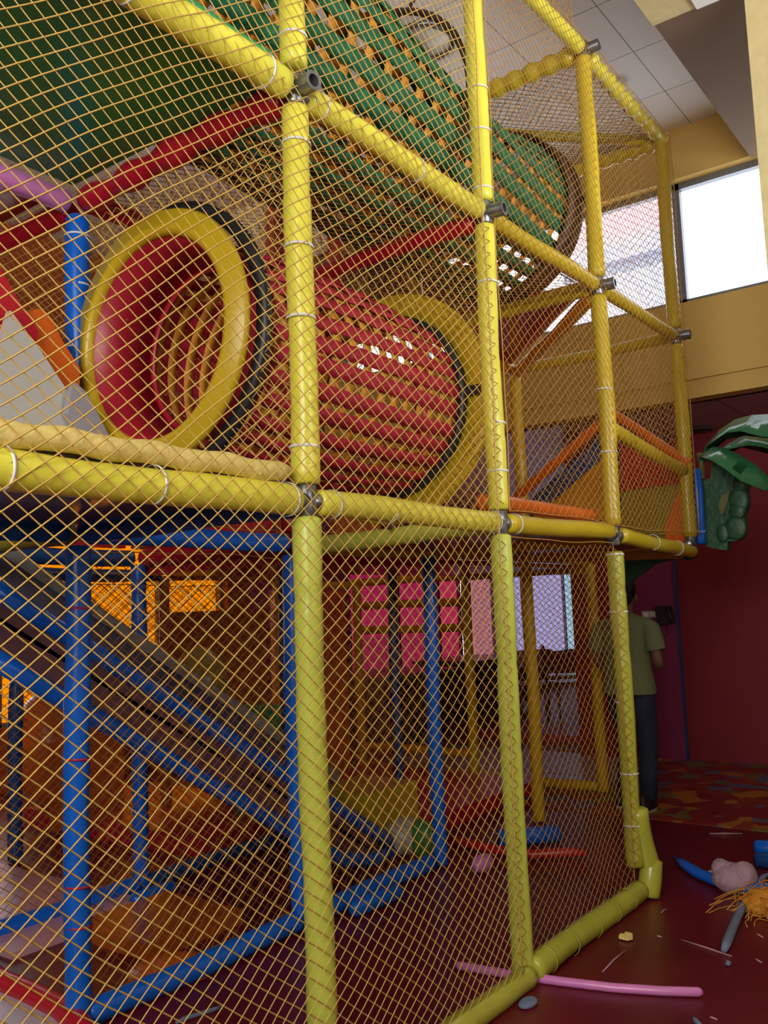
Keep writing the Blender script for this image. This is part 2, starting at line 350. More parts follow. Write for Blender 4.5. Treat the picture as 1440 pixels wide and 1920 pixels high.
P1 = post(1, 0, [(*S1, 'lime'), (*S2, 'yellow'), (3.20, 4.39, 'yellow')], 'bright lime-yellow padded post nearest the camera, crossing the whole photo', .044, (1.955, 2.36, 2.59, 2.93, 3.29))
coupling(P1, (1.19, 0, 1.79), 'xx'); coupling(P1, (1.19, 0, 3.11), 'xx', (-.15, -1, -.05)); 
P2 = post(2, 0, [(*S1, 'lime'), (*S2, 'yellow'), (3.17, 4.9, 'yellow')], 'second yellow front post from the left, open pipe stub in its upper part', .043, (2.0, 2.2, 2.8, 3.21, 3.47, 3.66))
coupling(P2, (2.38, 0, 1.79), 'xx'); coupling(P2, (2.38, 0, 3.11), 'xx', (.1, -1, 0))
P3 = post(3, 0, [(.16, 1.70, 'limeshade'), (*S2, 'ochre'), (*S3, 'ochre')], 'third padded post from the left in the net front, loose sleeve wrapped round its foot', .043, (.35, .6, .95, 1.4, 1.69, 2.22, 2.55))
coupling(P3, (3.56, 0, 1.79), 'xx'); coupling(P3, (3.56, 0, 3.11), 'xx', (.1, -1, 0)); coupling(P3, (3.56, 0, 4.43), 'x', (.1, -1, .1))
sleeve(P3, (3.585, -.02, .42), (3.63, -.05, .13), .052, 'limeshade', name='foot_wrap'); sleeve(P3, (3.64, -.055, .17), (3.60, -.04, .012), .055, 'limeshade', name='foot_wrap')
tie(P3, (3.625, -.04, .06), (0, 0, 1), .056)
P4 = post(4, 0, [(1.84, 3.05, 'ochre'), (3.17, 4.40, 'ochre')], 'ochre padded post at the far right corner of the net front, not reaching the floor', .042, (2.3,))
coupling(P4, (4.77, 0, 3.11), '-x', (.1, -1, 0)); coupling(P4, (4.77, 0, 1.79), '-x')
P0 = post(0, 0, [(*S1, 'lime'), (*S2, 'yellow'), (*S3, 'yellow')], 'yellow padded post beyond the left edge of the photo')

def beam(p0, p1, mt, label, r=.042, ties=(), sag=0, bulge=None, tmat='tie', gap=.055, cat='beam', name='padded_beam', wob=.006):
    p0, p1 = Vector(p0), Vector(p1); d = (p1-p0).normalized()
    t = thing(name, label, cat, tuple((p0+p1)/2))
    sleeve(t, p0+d*gap, p1-d*gap, r, mt, sag, bulge, wob=wob)
    for u in ties: tie(t, p0.lerp(p1, u)+Vector((0, 0, -sag*4*u*(1-u))), d, r*1.04, tmat, tilt=.08)
    return t
X0, X1, X2, X3, X4 = PX[:5]; Y1, Y2, Y3 = PY[1:]
beam((X0, 0, Z1), (X1, 0, Z1), 'yellow', 'bright yellow padded beam at the left under the cream foam roll', .047, (.18, .52, .93))
beam((X1, 0, Z1), (X2, 0, Z1), 'yellow', 'yellow padded beam at deck height between first and second front posts', .042, (.1, .35, .95))
beam((X2, 0, Z1), (X3, 0, Z1+.02), 'ochre', 'yellow padded beam at deck height between second and third front posts', .041, (.1,))
beam((X3, 0, Z1+.01), (X4+.1, 0, Z1-.05), 'ochre', 'ochre padded beam at deck height jutting past the lower right post', .040, (.42, .72), gap=.09)
beam((X0, 0, Z2), (X1, 0, Z2), 'yellow', 'thick yellow padded beam crossing the top left corner under the green sheet edge', .050, (.46, .88))
beam((X1, 0, Z2), (X2, 0, Z2), 'yellow', 'yellow padded beam in front of the green woven tunnel', .042, (.1, .57))
beam((X2, 0, Z2), (X3, 0, Z2), 'ochre', 'ochre padded beam between second and third front posts below the window', .038)
beam((X3, 0, Z2), (X4, 0, Z2), 'ochre', 'ochre padded beam ending at the pipe stub on the far right post', .036)
beam((X2, 0, Z3), (X3, 0, Z3), 'yellow', 'yellow padded top beam leaving the photo at the top, against the ceiling', .040)
beam((X3+.03, 0, Z3), (X4+.06, 0, Z3-.01), 'yellow', 'shiny yellow top beam bulging in beads between net ties', .040, bulge=.12)
beam((X3, 0, Z3), (X3, Y1, Z3), 'ochre', 'lumpy ochre top beam holding the roof net, behind the third front post', .05, sag=.0, bulge=.11)
beam((X4, 0, Z3-.02), (X4, Y1, Z3-.02), 'ochre', 'ochre top beam at the far end of the roof net', .045, bulge=.1)
beam((X3+.05, Y1, Z3), (X4, .05, Z3), 'ochre', 'short ochre diagonal beam below the roof net', .032)
beam((X0, 0, 0.03), (X1, 0, .03), 'lime', 'yellow padded floor beam left of the nearest post', .045)
beam((X1, -.06, 0.035), (X2, -.03, .035), 'limeshade', 'yellow padded floor beam leaving the photo at the bottom edge', .045, gap=.02)
t = beam((X2, -.03, 0.045), (X3, -.02, .045), 'limeshade', 'ribbed yellow padded floor beam at lower right between second and third posts', .050, (), gap=.02)
for u in (.12, .3, .5, .68, .85): tie(t, (X2+(X3-X2)*u, -.03+.01*u, .045), (1, 0, 0), .050, 'limeshade')
# foam roll, green sheet, upper green tube
b = MB(); n = 30; b.tube([(.05+1.05*i/n, -.005, 1.868+.004*math.sin(i*.9)) for i in range(n+1)], [.018]+[.030+.0015*math.sin(i*1.7) for i in range(1, n)]+[.02], 16)
tag(b.build('foam_roll', M['cream'], loc=(.6, 0, 1.84)), 'pale cream bare foam roll lying along the top of the left yellow beam', 'foam roll')
beam((.3, .07, 3.20), (1.13, .07, 3.205), 'jade', 'bright green padded tube behind the thick upper yellow beam', .042, gap=.0)

# beams running back from the front
beam((X1, 0, Z1), (X1, Y1, Z1), 'blue', 'blue padded cross beam running back from the nearest yellow post at deck height', .045)
beam((X2, 0, Z1), (X2, Y1, Z1-.02), 'lime', 'dull yellow padded cross beam running back from the second front post', .042)
beam((X3, 0, Z1), (X3, Y1, Z1), 'gold', 'golden padded cross beam running back from the third front post', .042)
beam((X4, 0, Z1-.05), (X4, Y1, Z1), 'gold', 'golden padded cross beam under the far right bay', .04)
beam((X1, 0, Z2+.0), (X1, Y1, Z2-.03), 'red', 'shiny red padded beam along the edge of the green ceiling sheet', .046, (), bulge=.23)
beam((X2, 0, Z2-.03), (X2, Y1, Z2-.03), 'red', 'red padded beam sloping below the green woven tunnel', .040)
beam((X3, 0, Z2), (X3, Y1, Z2), 'ochre', 'ochre padded beam running back under the red deck sheet', .040)
beam((X4, 0, Z2), (X4, Y1, Z2), 'ochre', 'ochre padded beam across the far bay below the high window', .036)
beam((X3+.02, .03, Z2-.03), (X4, Y1, Z2-.03), 'amber', 'orange padded diagonal beam under the triangular red deck', .038)
beam((X0, Y1, Z2-.03), (X1, Y1, Z2-.03), 'pink', 'pink padded beam at the left edge below the green sheet', .045)
beam((X1, Y1, Z2-.03), (X1, Y2, Z2-.03), 'red', 'dark red padded beam running back at the far left', .05)
beam((X1, Y1, Z2), (X2, Y1, Z2), 'red', 'red padded beam behind the yellow tunnel mouth', .042)
beam((X2, Y1, Z2), (X3, Y1, Z2), 'red', 'red padded beam behind the middle of the red deck pads', .042)
beam((X3, Y1, Z2), (X4, Y1, Z2), 'amber', 'orange padded beam at the back of the triangular deck', .036)
beam((X0, Y1, Z1), (X1, Y1, Z1), 'blue', 'blue padded beam at the left edge below the plum grey deck', .045)
beam((X1, Y1, Z1), (X2, Y1, Z1), 'blue', 'blue padded beam between the two nearest blue posts', .045)
beam((X2, Y1, Z1-.01), (X3, Y1, Z1-.01), 'ochre', 'dull yellow padded beam above the red deck edge', .038)
beam((X3, Y1, Z1), (X4, Y1, Z1), 'gold', 'golden padded beam above the pink windows', .04)
beam((X4, Y1, Z1), (PX[5], Y1, Z1), 'gold', 'golden padded beam above the far doorway post', .04)
beam((X0, Y2, Z1), (X1, Y2, Z1), 'olive', 'olive padded beam at the left, behind the blue post', .05)
beam((X1, Y1, Z1), (X1, Y2, Z1), 'olive', 'olive padded cross beam behind the nearest blue post', .045)
beam((X1, Y2, Z1), (X2, Y2, Z1), 'navy', 'dark blue padded beam in the second row at the left', .045)
beam((X2, Y2, Z1), (X3, Y2, Z1), 'navy', 'dark blue padded beam in the second row above the slide', .045)
beam((X2, Y1, Z1), (X2, Y2, Z1), 'red', 'red padded cross beam behind the second blue post', .045)
beam((X3, Y2, Z1), (X4, Y2, Z1), 'navy', 'dark blue padded beam in the second row near the ladder frame', .04)
beam((X1, Y3, Z1-.02), (X2, Y3, Z1-.02), 'navy', 'dark blue padded beam in the third row at the left edge', .045)
beam((X2, Y3, Z1-.02), (X3, Y3, Z1-.02), 'navy', 'dark blue padded beam in the third row before the orange windows', .045)
beam((X3, Y3, Z1-.02), (X4, Y3, Z1-.02), 'brick', 'rust padded beam in the third row', .04)
# blue posts of the inner rows
post(1, 1, [(.015, 1.73, 'blue'), (1.85, 3.03, 'blue')], 'thick blue padded post at left, nearest of the blue posts, red tape bands', .047, (2.95, 2.75, 2.5))
for z in (.36, .5, .95, 1.5): tie(bpy.data.objects[-1] if False else [o for o in C.objects if o.name.startswith('padded_post')][-1], (PX[1], PY[1], z), (0, 0, 1), .049, 'redtie', .08)
post(2, 1, [(.015, 1.73, 'blue'), (1.85, 3.03, 'red'), (3.17, 4.4, 'red')], 'blue padded post partly hidden by the nearest yellow post', .047)
post(3, 1, [(.015, 1.75, 'blue'), (1.85, 3.03, 'red'), (3.17, 4.4, 'ochre')], 'blue padded post at the lower end of the slide, centre', .042)
post(4, 1, [(.015, 1.75, 'gold'), (1.85, 3.05, 'gold')], 'golden padded post standing behind the blue roller', .043)
post(5, 1, [(.015, 1.75, 'gold')], 'golden padded post at the right end of the far ladder frame', .043)
post(2, 2, [(.015, 1.75, 'blue'), (1.85, 3.0, 'brick')], 'blue padded post in the second row with foam offcuts at its foot', .043)
post(3, 2, [(.015, 1.75, 'navy'), (1.85, 3.0, 'brick')], 'dark blue padded post in the second row beyond the slide', .04)
post(4, 2, [(.015, 1.75, 'navy'), (1.85, 3.0, 'brick')], 'slim dark blue padded post right of the slide foot', .038)
post(1, 2, [(.015, 1.75, 'olive'), (1.85, 3.0, 'red')], 'olive padded post beyond the left edge in the second row')
post(2, 3, [(.015, 1.75, 'navy')], 'dark blue padded post at the far left before the orange window', .045)
post(3, 3, [(.015, 1.75, 'brick')], 'rust padded post in the third row before the orange window', .04)
post(4, 3, [(.015, 1.75, 'amber')], 'amber padded post in the third row behind the ochre ball', .04)
# far golden ladder frame
XF = PX[5]
post(5, 2, [(.015, 1.75, 'gold')], 'golden padded post in the middle of the far ladder frame', .043)
post(5, 3, [(.015, 1.75, 'amber')], 'amber padded post at the left end of the far ladder frame', .043)
for z, nm in ((.045, 'golden padded floor beam of the far frame'), (.22, 'low golden rung of the far frame'), (1.28, 'second golden rung from the top of the far frame'), (1.50, 'upper golden rung of the far frame'), (1.72, 'top golden beam of the far frame')):
    beam((XF, Y2, z), (XF, Y3+(.05 if z != .045 else .1), z), 'amber', nm+', left bay', .036, cat='beam')
beam((XF, Y1, .045), (XF, Y2, .045), 'gold', 'golden padded floor beam at the threshold of the patterned floor', .038)
beam((XF, Y1, 1.72), (XF, Y2, 1.72), 'gold', 'golden padded top beam above the lilac window', .038)
beam((X4, Y3, 1.70), (XF, Y3, 1.70), 'amber', 'amber padded beam in the third row left of the far frame', .036)
# blue floor beams
beam((X1, Y1, .045), (X2, Y1, .045), 'blue', 'blue padded floor beam at bottom left by the thick blue post', .047, gap=.03)
beam((X2, Y1, .045), (X3-.08, Y1, .045), 'blue', 'blue padded floor beam below the slide foot, centre', .045, gap=.03)
beam((X1-.1, Y2, .045), (X2, Y2, .045), 'blue', 'blue padded floor beam in the second row, left', .045, gap=.03)
beam((X2, Y2, .045), (X3, Y2, .045), 'navy', 'dark blue padded floor beam in the second row under the slide', .042, gap=.03)
def noodle(pts, r, mt, name, label, cat, n=12, flat=1):
    b = MB(); b.tube(pts, [r*.6]+[r]*(len(pts)-2)+[r*.6] if len(pts) > 2 else r, n, flat=flat)
    c = sum((Vector(p) for p in pts), Vector())/len(pts)
    return tag(b.build(name, M[mt], loc=(c.x, c.y, min(p[2] for p in pts)-r)), label, cat)
noodle([(2.62, 1.03, .04), (2.65, 1.04, .04), (2.95, 1.02, .04), (2.98, 1.02, .04)], .042, 'blue', 'foam_sleeve', 'short blue foam sleeve lying against the blue floor beam', 'foam sleeve')
noodle([(2.18, 2.12, .035), (2.2, 2.12, .035), (2.45, 2.14, .035), (2.48, 2.14, .035)], .034, 'blue', 'foam_sleeve', 'short blue foam sleeve at the foot of the second-row blue post', 'foam sleeve')

# ------------------------------------------------------------------ decks and pads
def slab(poly, off, mt, name, label, cat):
    b = MB(); b.prism(poly, off); c = sum((Vector(p) for p in poly), Vector())/len(poly)
    return tag(b.build(name, M[mt], loc=tuple(c)), label, cat)
def deck(x0, x1, y0, y1, z, mt, label, th=.03): return slab([(x0, y0, z), (x1, y0, z), (x1, y1, z), (x0, y1, z)], (0, 0, th), mt, 'deck_sheet', label, 'deck')
deck(X0, X1-.04, .04, Y1-.05, 1.815, 'greyv', 'glossy plum grey underside of the first deck, reflecting orange windows', .05)
deck(X2+.05, X3-.05, .05, Y1-.05, 1.78, 'brick', 'rust orange underside of the deck behind the second front post')
deck(X3+.05, X4-.05, .05, Y1-.05, 1.78, 'brick', 'rust orange underside of the deck in the far right bay')
deck(X2+.05, X3-.05, Y1+.05, Y2, 1.70, 'red', 'red deck pad seen edge-on behind the second front post', .07)
deck(X3+.05, XF, Y1+.05, Y2, 1.72, 'brick', 'rust deck underside over the far ladder frame')
deck(X0, X1-.04, .03, Y1-.03, Z2+.03, 'green', 'large dark green vinyl ceiling sheet at upper left', .04)
deck(X0, X1-.06, Y1+.05, Y2, Z2+.01, 'brick', 'rust brown ceiling sheet behind the pink beam')
deck(X2+.05, X3-.05, Y1+.05, Y2, Z2, 'red', 'dark red deck underside behind the sloping red beam')
slab([(X3+.04, .06, Z2+.03), (X4-.05, Y1, Z2+.03), (X3+.04, Y1, Z2+.03)], (0, 0, .035), 'red', 'deck_sheet', 'triangular red deck sheet under the high window', 'deck')
def wallpad(x0, x1, y, z0, z1, mt, label, th=.04): return slab([(x0, y, z0), (x1, y, z0), (x1, y, z1), (x0, y, z1)], (0, th, 0), mt, 'safety_pad', label, 'panel')
wallpad(X1+.05, X2-.05, Y2+.045, 1.85, 2.55, 'red', 'red padded panel behind the tunnel, left bay')
wallpad(X2+.05, X3-.05, Y2+.045, 1.85, 3.05, 'red', 'dark red padded panel behind the middle of the tunnel')
wallpad(X3+.6, X4-.05, Y2+.045, 1.85, 2.35, 'brick', 'rust padded panel left of the lilac ceiling view')
wallpad(X3+.05, X4-.05, Y3+.1, .25, 1.5, 'brick', 'rust padded panel in front of the third-row netting')
wallpad(X4+.05, XF-.05, Y3+.1, .0, 1.66, 'orange', 'orange padded panel left of the far ladder frame')
wallpad(.6, 1.9, Y3-.2, 1.83, 2.7, 'red', 'red padded panel at the left edge below the red beam')
wallpad(2.9, 3.5, 3.9, .02, .62, 'orange', 'orange padded block face by the slide, lower left')
slab([px(x, y, 0, WX-.04) for x, y in ((600, 470), (900, 500), (905, 582), (790, 598), (600, 600))], (.03, 0, 0), 'darkbrown', 'window_board', 'dark brown sheet added to block the lower left of the high window', 'board')  # added sheet that blocks the bright window behind it
M['creamlit'] = mat('cream_lit_patch', (.75, .62, .45), .6)  # cream patches stand in for the brightly lit wall and ceiling beyond
slab([px(x, y, 1, 3.45) for x, y in ((428, 420), (440, 395), (478, 382), (506, 388), (506, 508), (492, 512), (430, 470))], (0, .03, 0), 'creamlit', 'lit_patch', 'cream stand-in for the lit surface beyond, seen through the nets above the yellow tunnel mouth', 'board')
slab([px(x, y, 1, 3.40) for x, y in ((582, 385), (616, 398), (616, 470), (582, 485))], (0, .03, 0), 'creamlit', 'lit_patch', 'cream stand-in for the lit surface beyond, just right of the nearest yellow post, below the green tunnel', 'board')
slab([px(x, y, 1, 3.40) for x, y in ((646, 395), (692, 425), (680, 436), (642, 432))], (0, .03, 0), 'creamlit', 'lit_patch', 'small pointed cream stand-in for the lit surface beyond, under the lower edge of the green tunnel', 'board')
slab([px(x, y, 1, 3.38) for x, y in ((507, 372), (545, 372), (545, 560), (507, 560))], (0, .05, 0), 'red', 'red_board', 'upright red board at the right of the cream lit patch', 'board')
slab([px(x, y, 1, 3.38) for x, y in ((617, 380), (643, 380), (643, 560), (617, 560))], (0, .05, 0), 'red', 'red_board', 'upright red board between the two cream lit patches under the green tunnel', 'board')
# inner low wall: far red step & kerb in the play floor
b = MB(); b.box((4.2, 1.6, 0), (5.7, 3.3, .10)); tag(b.build('floor_mat', M['red'], loc=(5, 2.4, 0)), 'thick red floor mat before the far ladder frame', 'mat')
b = MB(); b.box((3.0, 2.5, 0), (4.1, 4.4, .12)); tag(b.build('floor_mat', M['red'], loc=(3.5, 3.4, 0)), 'dark red floor mat behind the slide at lower left', 'mat')
b = MB(); b.box((1.75, 1.45, 0), (2.3, 2.0, .07)); tag(b.build('floor_mat', M['brick'], loc=(2, 1.7, 0)), 'small rust orange floor mat behind the thick blue post', 'mat')
b = MB(); b.box((1.45, 2.0, 0), (2.25, 4.6, .03)); tag(b.build('floor_mat', mat('pale_pink_reflection', (.55, .28, .33), .3), loc=(1.8, 3, 0)), 'pale pink sheet painting the floor reflection at the left edge', 'mat')  # pinkish reflection on the floor, painted as a flat sheet
noodle([px(x, y, 2, .05) for x, y in ((-60, 1800), (-30, 1815), (0, 1840), (60, 1865), (120, 1895), (150, 1925), (165, 1945))], .045, 'red', 'foam_kerb', 'dark red padded lip curving across the bottom left corner', 'padding')
b = MB(); b.prism([px(x, y, 2, .02) for x, y in ((-90, 1860), (0, 1868), (70, 1890), (130, 1935), (0, 2000))], (0, 0, .02)); tag(b.build('plastic_slide', mat('pale_lilac_plastic', (.55, .5, .6), .25), loc=tuple(px(0, 1900, 2, .02))), 'pale lilac slide foot in the bottom left corner', 'slide')

# ------------------------------------------------------------------ jagged boards at the left
def board(pix, y, th, mt, label):
    b = MB(); b.prism([px(a, c, 1, y) for a, c in pix], (0, th, 0)); q = px(*pix[0], 1, y)
    return tag(b.build('cut_board', M[mt], loc=tuple(q)), label, 'board')
board([(-80, 690), (0, 645), (20, 582), (75, 655), (135, 745), (172, 790), (212, 850), (-80, 830)], .90, .03, 'board', 'pale grey board cut to a jagged peak at the left edge')
board([(128, 775), (132, 740), (140, 716), (162, 735), (222, 850), (170, 850)], .86, .03, 'board2', 'mid grey rounded board overlapping the jagged peak')
board([(40, 590), (70, 578), (90, 588), (118, 640), (150, 690), (148, 760), (125, 770)], .99, .03, 'orange', 'orange cut board between the grey peak and the blue post')
board([(-80, 420), (0, 500), (30, 555), (72, 620), (60, 690), (-80, 700)], .95, .03, 'red', 'red cut board above the grey peak at the left edge')

# ------------------------------------------------------------------ woven tunnels
def woven(t, cx, R, n_long, w_long, n_hoop, w_hoop, mL, mH, x0, x1, axis_pt, dent=None, rot=0):
    """straps along the tunnel outside, hoop straps woven just inside; one mesh per colour"""
    def P(x, th, off):
        cy, cz, rr = axis_pt(x); rr += off
        q = Vector((x, cy+rr*math.cos(th), cz+rr*math.sin(th)))
        if dent: q.z -= dent(x, th)
        return q
    bl = MB(); NS = 40
    for k in range(n_long):
        th = 2*PI*k/n_long+rot; dw = w_long/R/2; V = []; F = []
        ph = random.uniform(0, 6)
        for i in range(NS+1):
            x = x0+(x1-x0)*i/NS
            a = th+.03*math.sin(2.2*(x-x0)+ph)*.5
            wv = .004*math.cos(PI*(x-x0)/((x1-x0)/n_hoop)+k*PI)
            V += [P(x, a-dw, .006+wv), P(x, a, .009+wv), P(x, a+dw, .006+wv), P(x, a+dw, .003+wv), P(x, a-dw, .003+wv)]
        for i in range(NS):
            for j in range(5): F.append((i*5+j, i*5+(j+1) % 5, i*5+5+(j+1) % 5, i*5+5+j))
        bl.add(V, F)
    bl.build('lengthwise_strap_weave', mL, t)
    bh = MB(); NT = 120
    for k in range(n_hoop):
        xc = x0+(x1-x0)*(k+.5)/n_hoop; V = []; F = []; tw = random.uniform(0, 6)
        for i in range(NT):
            th = 2*PI*i/NT; xx = xc+.006*math.sin(3*th+tw)
            V += [P(xx-w_hoop/2, th, -.004), P(xx+w_hoop/2, th, -.004), P(xx+w_hoop/2, th, -.008), P(xx-w_hoop/2, th, -.008)]
        for i in range(NT):
            i2 = (i+1) % NT
            for j in range(4): F.append((i*4+j, i*4+(j+1) % 4, i2*4+(j+1) % 4, i2*4+j))
        bh.add(V, F)
    bh.build('hoop_strap_weave', mH, t)
# red tunnel in the first deck storey
t = thing('crawl_tunnel', 'red and orange woven strap tunnel between two yellow moulded rings', 'tunnel', (1.8, .6, 2.4))
ax = lambda x: (.66-.10*(x-1.3)/1.1, 2.43-.07*(x-1.3)/1.1, .385+.035*math.sin(PI*max(0, min(1, (x-1.3)/1.1))))
woven(t, 0, .40, 30, .057, 13, .040, M['redstrap'], M['orangestrap'], 1.36, 2.40, ax)
cy, cz = .685, 2.445
ua, ub = Vector((0, 1, 0)), Vector((0, 0, 1))
def ringpart(name, c, prof, mt, parent, n=72): b = MB(); b.ring(c, ua, ub, prof, n); return b.build(name, M[mt], parent)
# mouth: yellow lip flange, red drum behind
ringpart('mouth_ring', (1.19, cy, cz), [(.365, -.015), (.375, -.03), (.395, -.035), (.405, -.022), (.455, -.02), (.465, 0), (.455, .015), (.365, .02)], 'ringyellow', t)
dr = ringpart('entry_drum', (1.19, cy, cz), [(.362, .0), (.375, .0), (.335, .24), (.318, .24)], 'ringred', t)
b = MB(); b.ring((1.42, cy-.01, cz), ua, ub, [(.305, 0), (.335, 0), (.335, .012), (.305, .012)], 72); b.build('inner_collar', M['ringred'], t)
for k in range(16):
    a = 2*PI*k/16+.1; b = MB(); b.ball((1.30 if k % 2 else 1.38, cy+(.347 if k % 2 else .333)*math.cos(a), cz+(.347 if k % 2 else .333)*math.sin(a)), .007, n=8, m_=6); b.build('rivet', M['steel'], dr)
ringpart('backing_ring', (1.22, cy-.01, cz-.005), [(.455, 0), (.50, 0), (.50, .03), (.455, .03)], 'black', t)
# exit ring: yellow panel with black inner rim
ringpart('exit_panel', (2.41, .56, 2.36), [(.405, 0), (.52, 0), (.53, .01), (.52, .035), (.405, .035)], 'ringyellow', t)
ringpart('exit_rim', (2.39, .56, 2.36), [(.385, -.01), (.42, -.01), (.42, .02), (.385, .02)], 'black', t)
b = MB(); b.box((2.385, .03, 2.345), (2.405, .17, 2.385)); b.build('bracket', M['black'], t)
b = MB(); b.tube([(2.30, .5, 1.90), (2.30, .5, 1.80)], .012, 8); b.build('support_pin', M['steel'], t)

# green tunnel in the second storey
t = thing('crawl_tunnel', 'large green woven strap tunnel with orange hoops, sagging at upper right', 'tunnel', (2.4, .57, 3.7))
def ax2(x):
    u = (x-.9)/2.7
    return (.58, 3.74-.10*u, .50-.05*u+.03*math.sin(PI*u))
def dent2(x, th): 
    s = max(0, math.sin(th))
    return .55*s**1.1*math.exp(-((x-2.5)/.62)**2)
woven(t, 0, .5, 30, .070, 24, .046, M['greenstrap'], M['orangestrap'], .9, 3.6, ax2, dent2)
ringpart('end_ring', (3.60, .56, 3.63), [(.42, -.02), (.485, -.02), (.485, .03), (.42, .03)], 'brownrope', t)
ringpart('end_band', (3.52, .56, 3.63), [(.455, -.02), (.475, -.06), (.475, .05), (.455, .06)], 'brownrope', t)
b = MB(); hp = []
for k in range(73):
    a = 2*PI*k/72; hp.append((2.42, .585+.525*math.cos(a), 3.745+.515*math.sin(a)))
b.tube(hp, .017, 10, cap=False); hoop = b.build('hoop', M['brownrope'], t)
for (a, ln) in ((1.9, .2), (.62, .22), (1.25, .16)):   # ties from hoop to the sagging weave
    p = Vector((2.42, .585+.52*math.cos(a), 3.745+.51*math.sin(a))); qv = Vector((2.45, .585+.44*math.cos(a), 3.745+.44*math.sin(a)-dent2(2.45, a)*.95))
    b = MB(); b.tube([p, p.lerp(qv, .3)], .005, 6); b.build('hoop_cord', M['brownrope'], t)
    b = MB(); b.tube([p.lerp(qv, .28), p.lerp(qv, .6), qv], [.02, .026, .03], 8, flat=.3); b.build('tie_strap', M['greenstrap'], t)
b = MB(); b.tube([(2.42, .36, 4.23), (2.45, .30, 4.33), (2.46, .28, 4.42)], .009, 6); b.build('hanging_cord', M['brownrope'], t)
b = MB(); b.tube([(3.60, .09, 3.63), (3.62, -.0, 3.62)], .018, 8); b.build('bracket', M['black'], t)

# ------------------------------------------------------------------ nets
def net(name, label, org, uax, vax, W, H, mt, cw=.031, ch=.0235, r=.0021, wave=.010, seed=1, clip=None, cat='net', shape=None, sides=4):
    """diamond netting of knotted cord on the rectangle org + u*uax + v*vax; it bellies a little"""
    org, uax, vax = Vector(org), Vector(uax).normalized(), Vector(vax).normalized(); nn = uax.cross(vax)
    rnd = random.Random(seed); ph = [rnd.uniform(0, 6) for _ in range(8)]
    def pos(u, v):
        e = min(1, min(u, W-u)/.12)*min(1, min(v, H-v)/.12)
        d = wave*e*(math.sin(3.1*u+1.3*v+ph[0])+.7*math.sin(5.3*v-2.1*u+ph[1])+.3*math.sin(17*u+11*v+ph[2]))
        du = .007*math.sin(4.7*v+ph[3]+1.9*u)+.003*math.sin(13*v+7*u+ph[4])
        dv = .008*math.sin(3.9*u+ph[5]+1.1*v)+.003*math.sin(11*u-5*v+ph[6])
        if shape: d += shape(u, v)
        return org+uax*(u+du)+vax*(v+dv)+nn*d
    b = MB(); ni = int(W/cw); nj = int(H/ch); V = []; F = []
    cache = {}
    def node(i, j):
        k = (i, j)
        if k not in cache: cache[k] = pos(i*cw, j*ch)
        return cache[k]
    paths = []
    for sgn in (1, -1):
        starts = [(i, 0 if sgn == 1 else nj) for i in range(ni+1)]+[(0, j) for j in (range(1, nj+1) if sgn == 1 else range(nj))]
        for (i, j) in starts:
            if (i+j) % 2: continue
            run = []
            while 0 <= i <= ni and 0 <= j <= nj:
                ok = clip is None or clip(i*cw, j*ch)
                if ok: run.append((i, j))
                elif len(run) > 1: paths.append((run, sgn)); run = []
                else: run = []
                i += 1; j += sgn
            if len(run) > 1: paths.append((run, sgn))
    for run, sgn in paths:
        pr = (vax*cw-uax*ch*sgn).normalized()
        base = len(V); off = nn*(r*.9*sgn)
        for (i, j) in run:
            c = node(i, j)+off*.5
            V += [c+nn*r, c+pr*r, c-nn*r, c-pr*r]
        for k in range(len(run)-1):
            q = base+4*k
            for s in range(4): F.append((q+s, q+(s+1) % 4, q+4+(s+1) % 4, q+4+s))
    b.add(V, F, True)
    # border cord
    bd = MB()
    pts = [pos(u*W/30, 0) for u in range(31)]+[pos(W, v*H/30) for v in range(31)]+[pos(W-u*W/30, H) for u in range(31)]+[pos(0, H-v*H/30) for v in range(31)]
    o = b.build(name, mt, loc=tuple(org)); tag(o, label, cat)
    if clip is None:
        bd.tube(pts, r*1.6, 5, cap=False); bd.build('border_cord', mt, o)
    return o
X, Z = (1, 0, 0), (0, 0, 1); Yv = (0, 1, 0)
net('play_net', 'large gold diamond net hung over the nearest post, left of the second front post', (-.35, -.052, .03), X, Z, 2.635, 4.25, M['cord'], wave=.006, seed=3, r=.0020)
net('play_net', 'gold diamond net on the upper right, between second and last front posts', (2.39, -.047, 1.84), X, Z, 2.42, 2.62, M['cordo'], wave=.006, seed=5, r=.0015)
net('play_net', 'slack orange-gold net between the lower second and third front posts', (2.40, -.02, .08), X, Z, 1.09, 1.66, M['cordo'], wave=.010, seed=8, r=.0015)
net('play_net', 'gold net between second front post and ceiling, top centre', (2.42, .03, 4.42), X, Z, 1.1, .7, M['cordo'], seed=9, r=.0016)
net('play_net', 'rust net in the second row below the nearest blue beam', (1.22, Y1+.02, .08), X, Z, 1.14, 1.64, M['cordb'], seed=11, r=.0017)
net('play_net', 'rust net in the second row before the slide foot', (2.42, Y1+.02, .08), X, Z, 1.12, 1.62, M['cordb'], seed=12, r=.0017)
net('play_net', 'gold net in the second row at deck height behind the tunnel', (1.22, Y1+.05, 1.86), X, Z, 2.3, 1.2, M['cordo'], seed=13, r=.0019, wave=.02)
net('play_net', 'orange net in the second row at deck height, right part', (3.6, Y1+.02, 1.86), X, Z, 1.14, 1.2, M['cordo'], seed=14, r=.0016)
net('play_net', 'gold net closing the far end of the upper storeys', (X4+.01, .04, 1.86), Yv, Z, 1.07, 2.5, M['cord'], seed=15, r=.0017)
net('play_net', 'gold net inside the mouth frame around the yellow ring', (X1+.05, .05, 1.86), Yv, Z, 1.05, 1.18, M['cord'], seed=16, r=.0019, clip=lambda u, v: (u-.63)**2+(v-.585)**2 > .47**2)
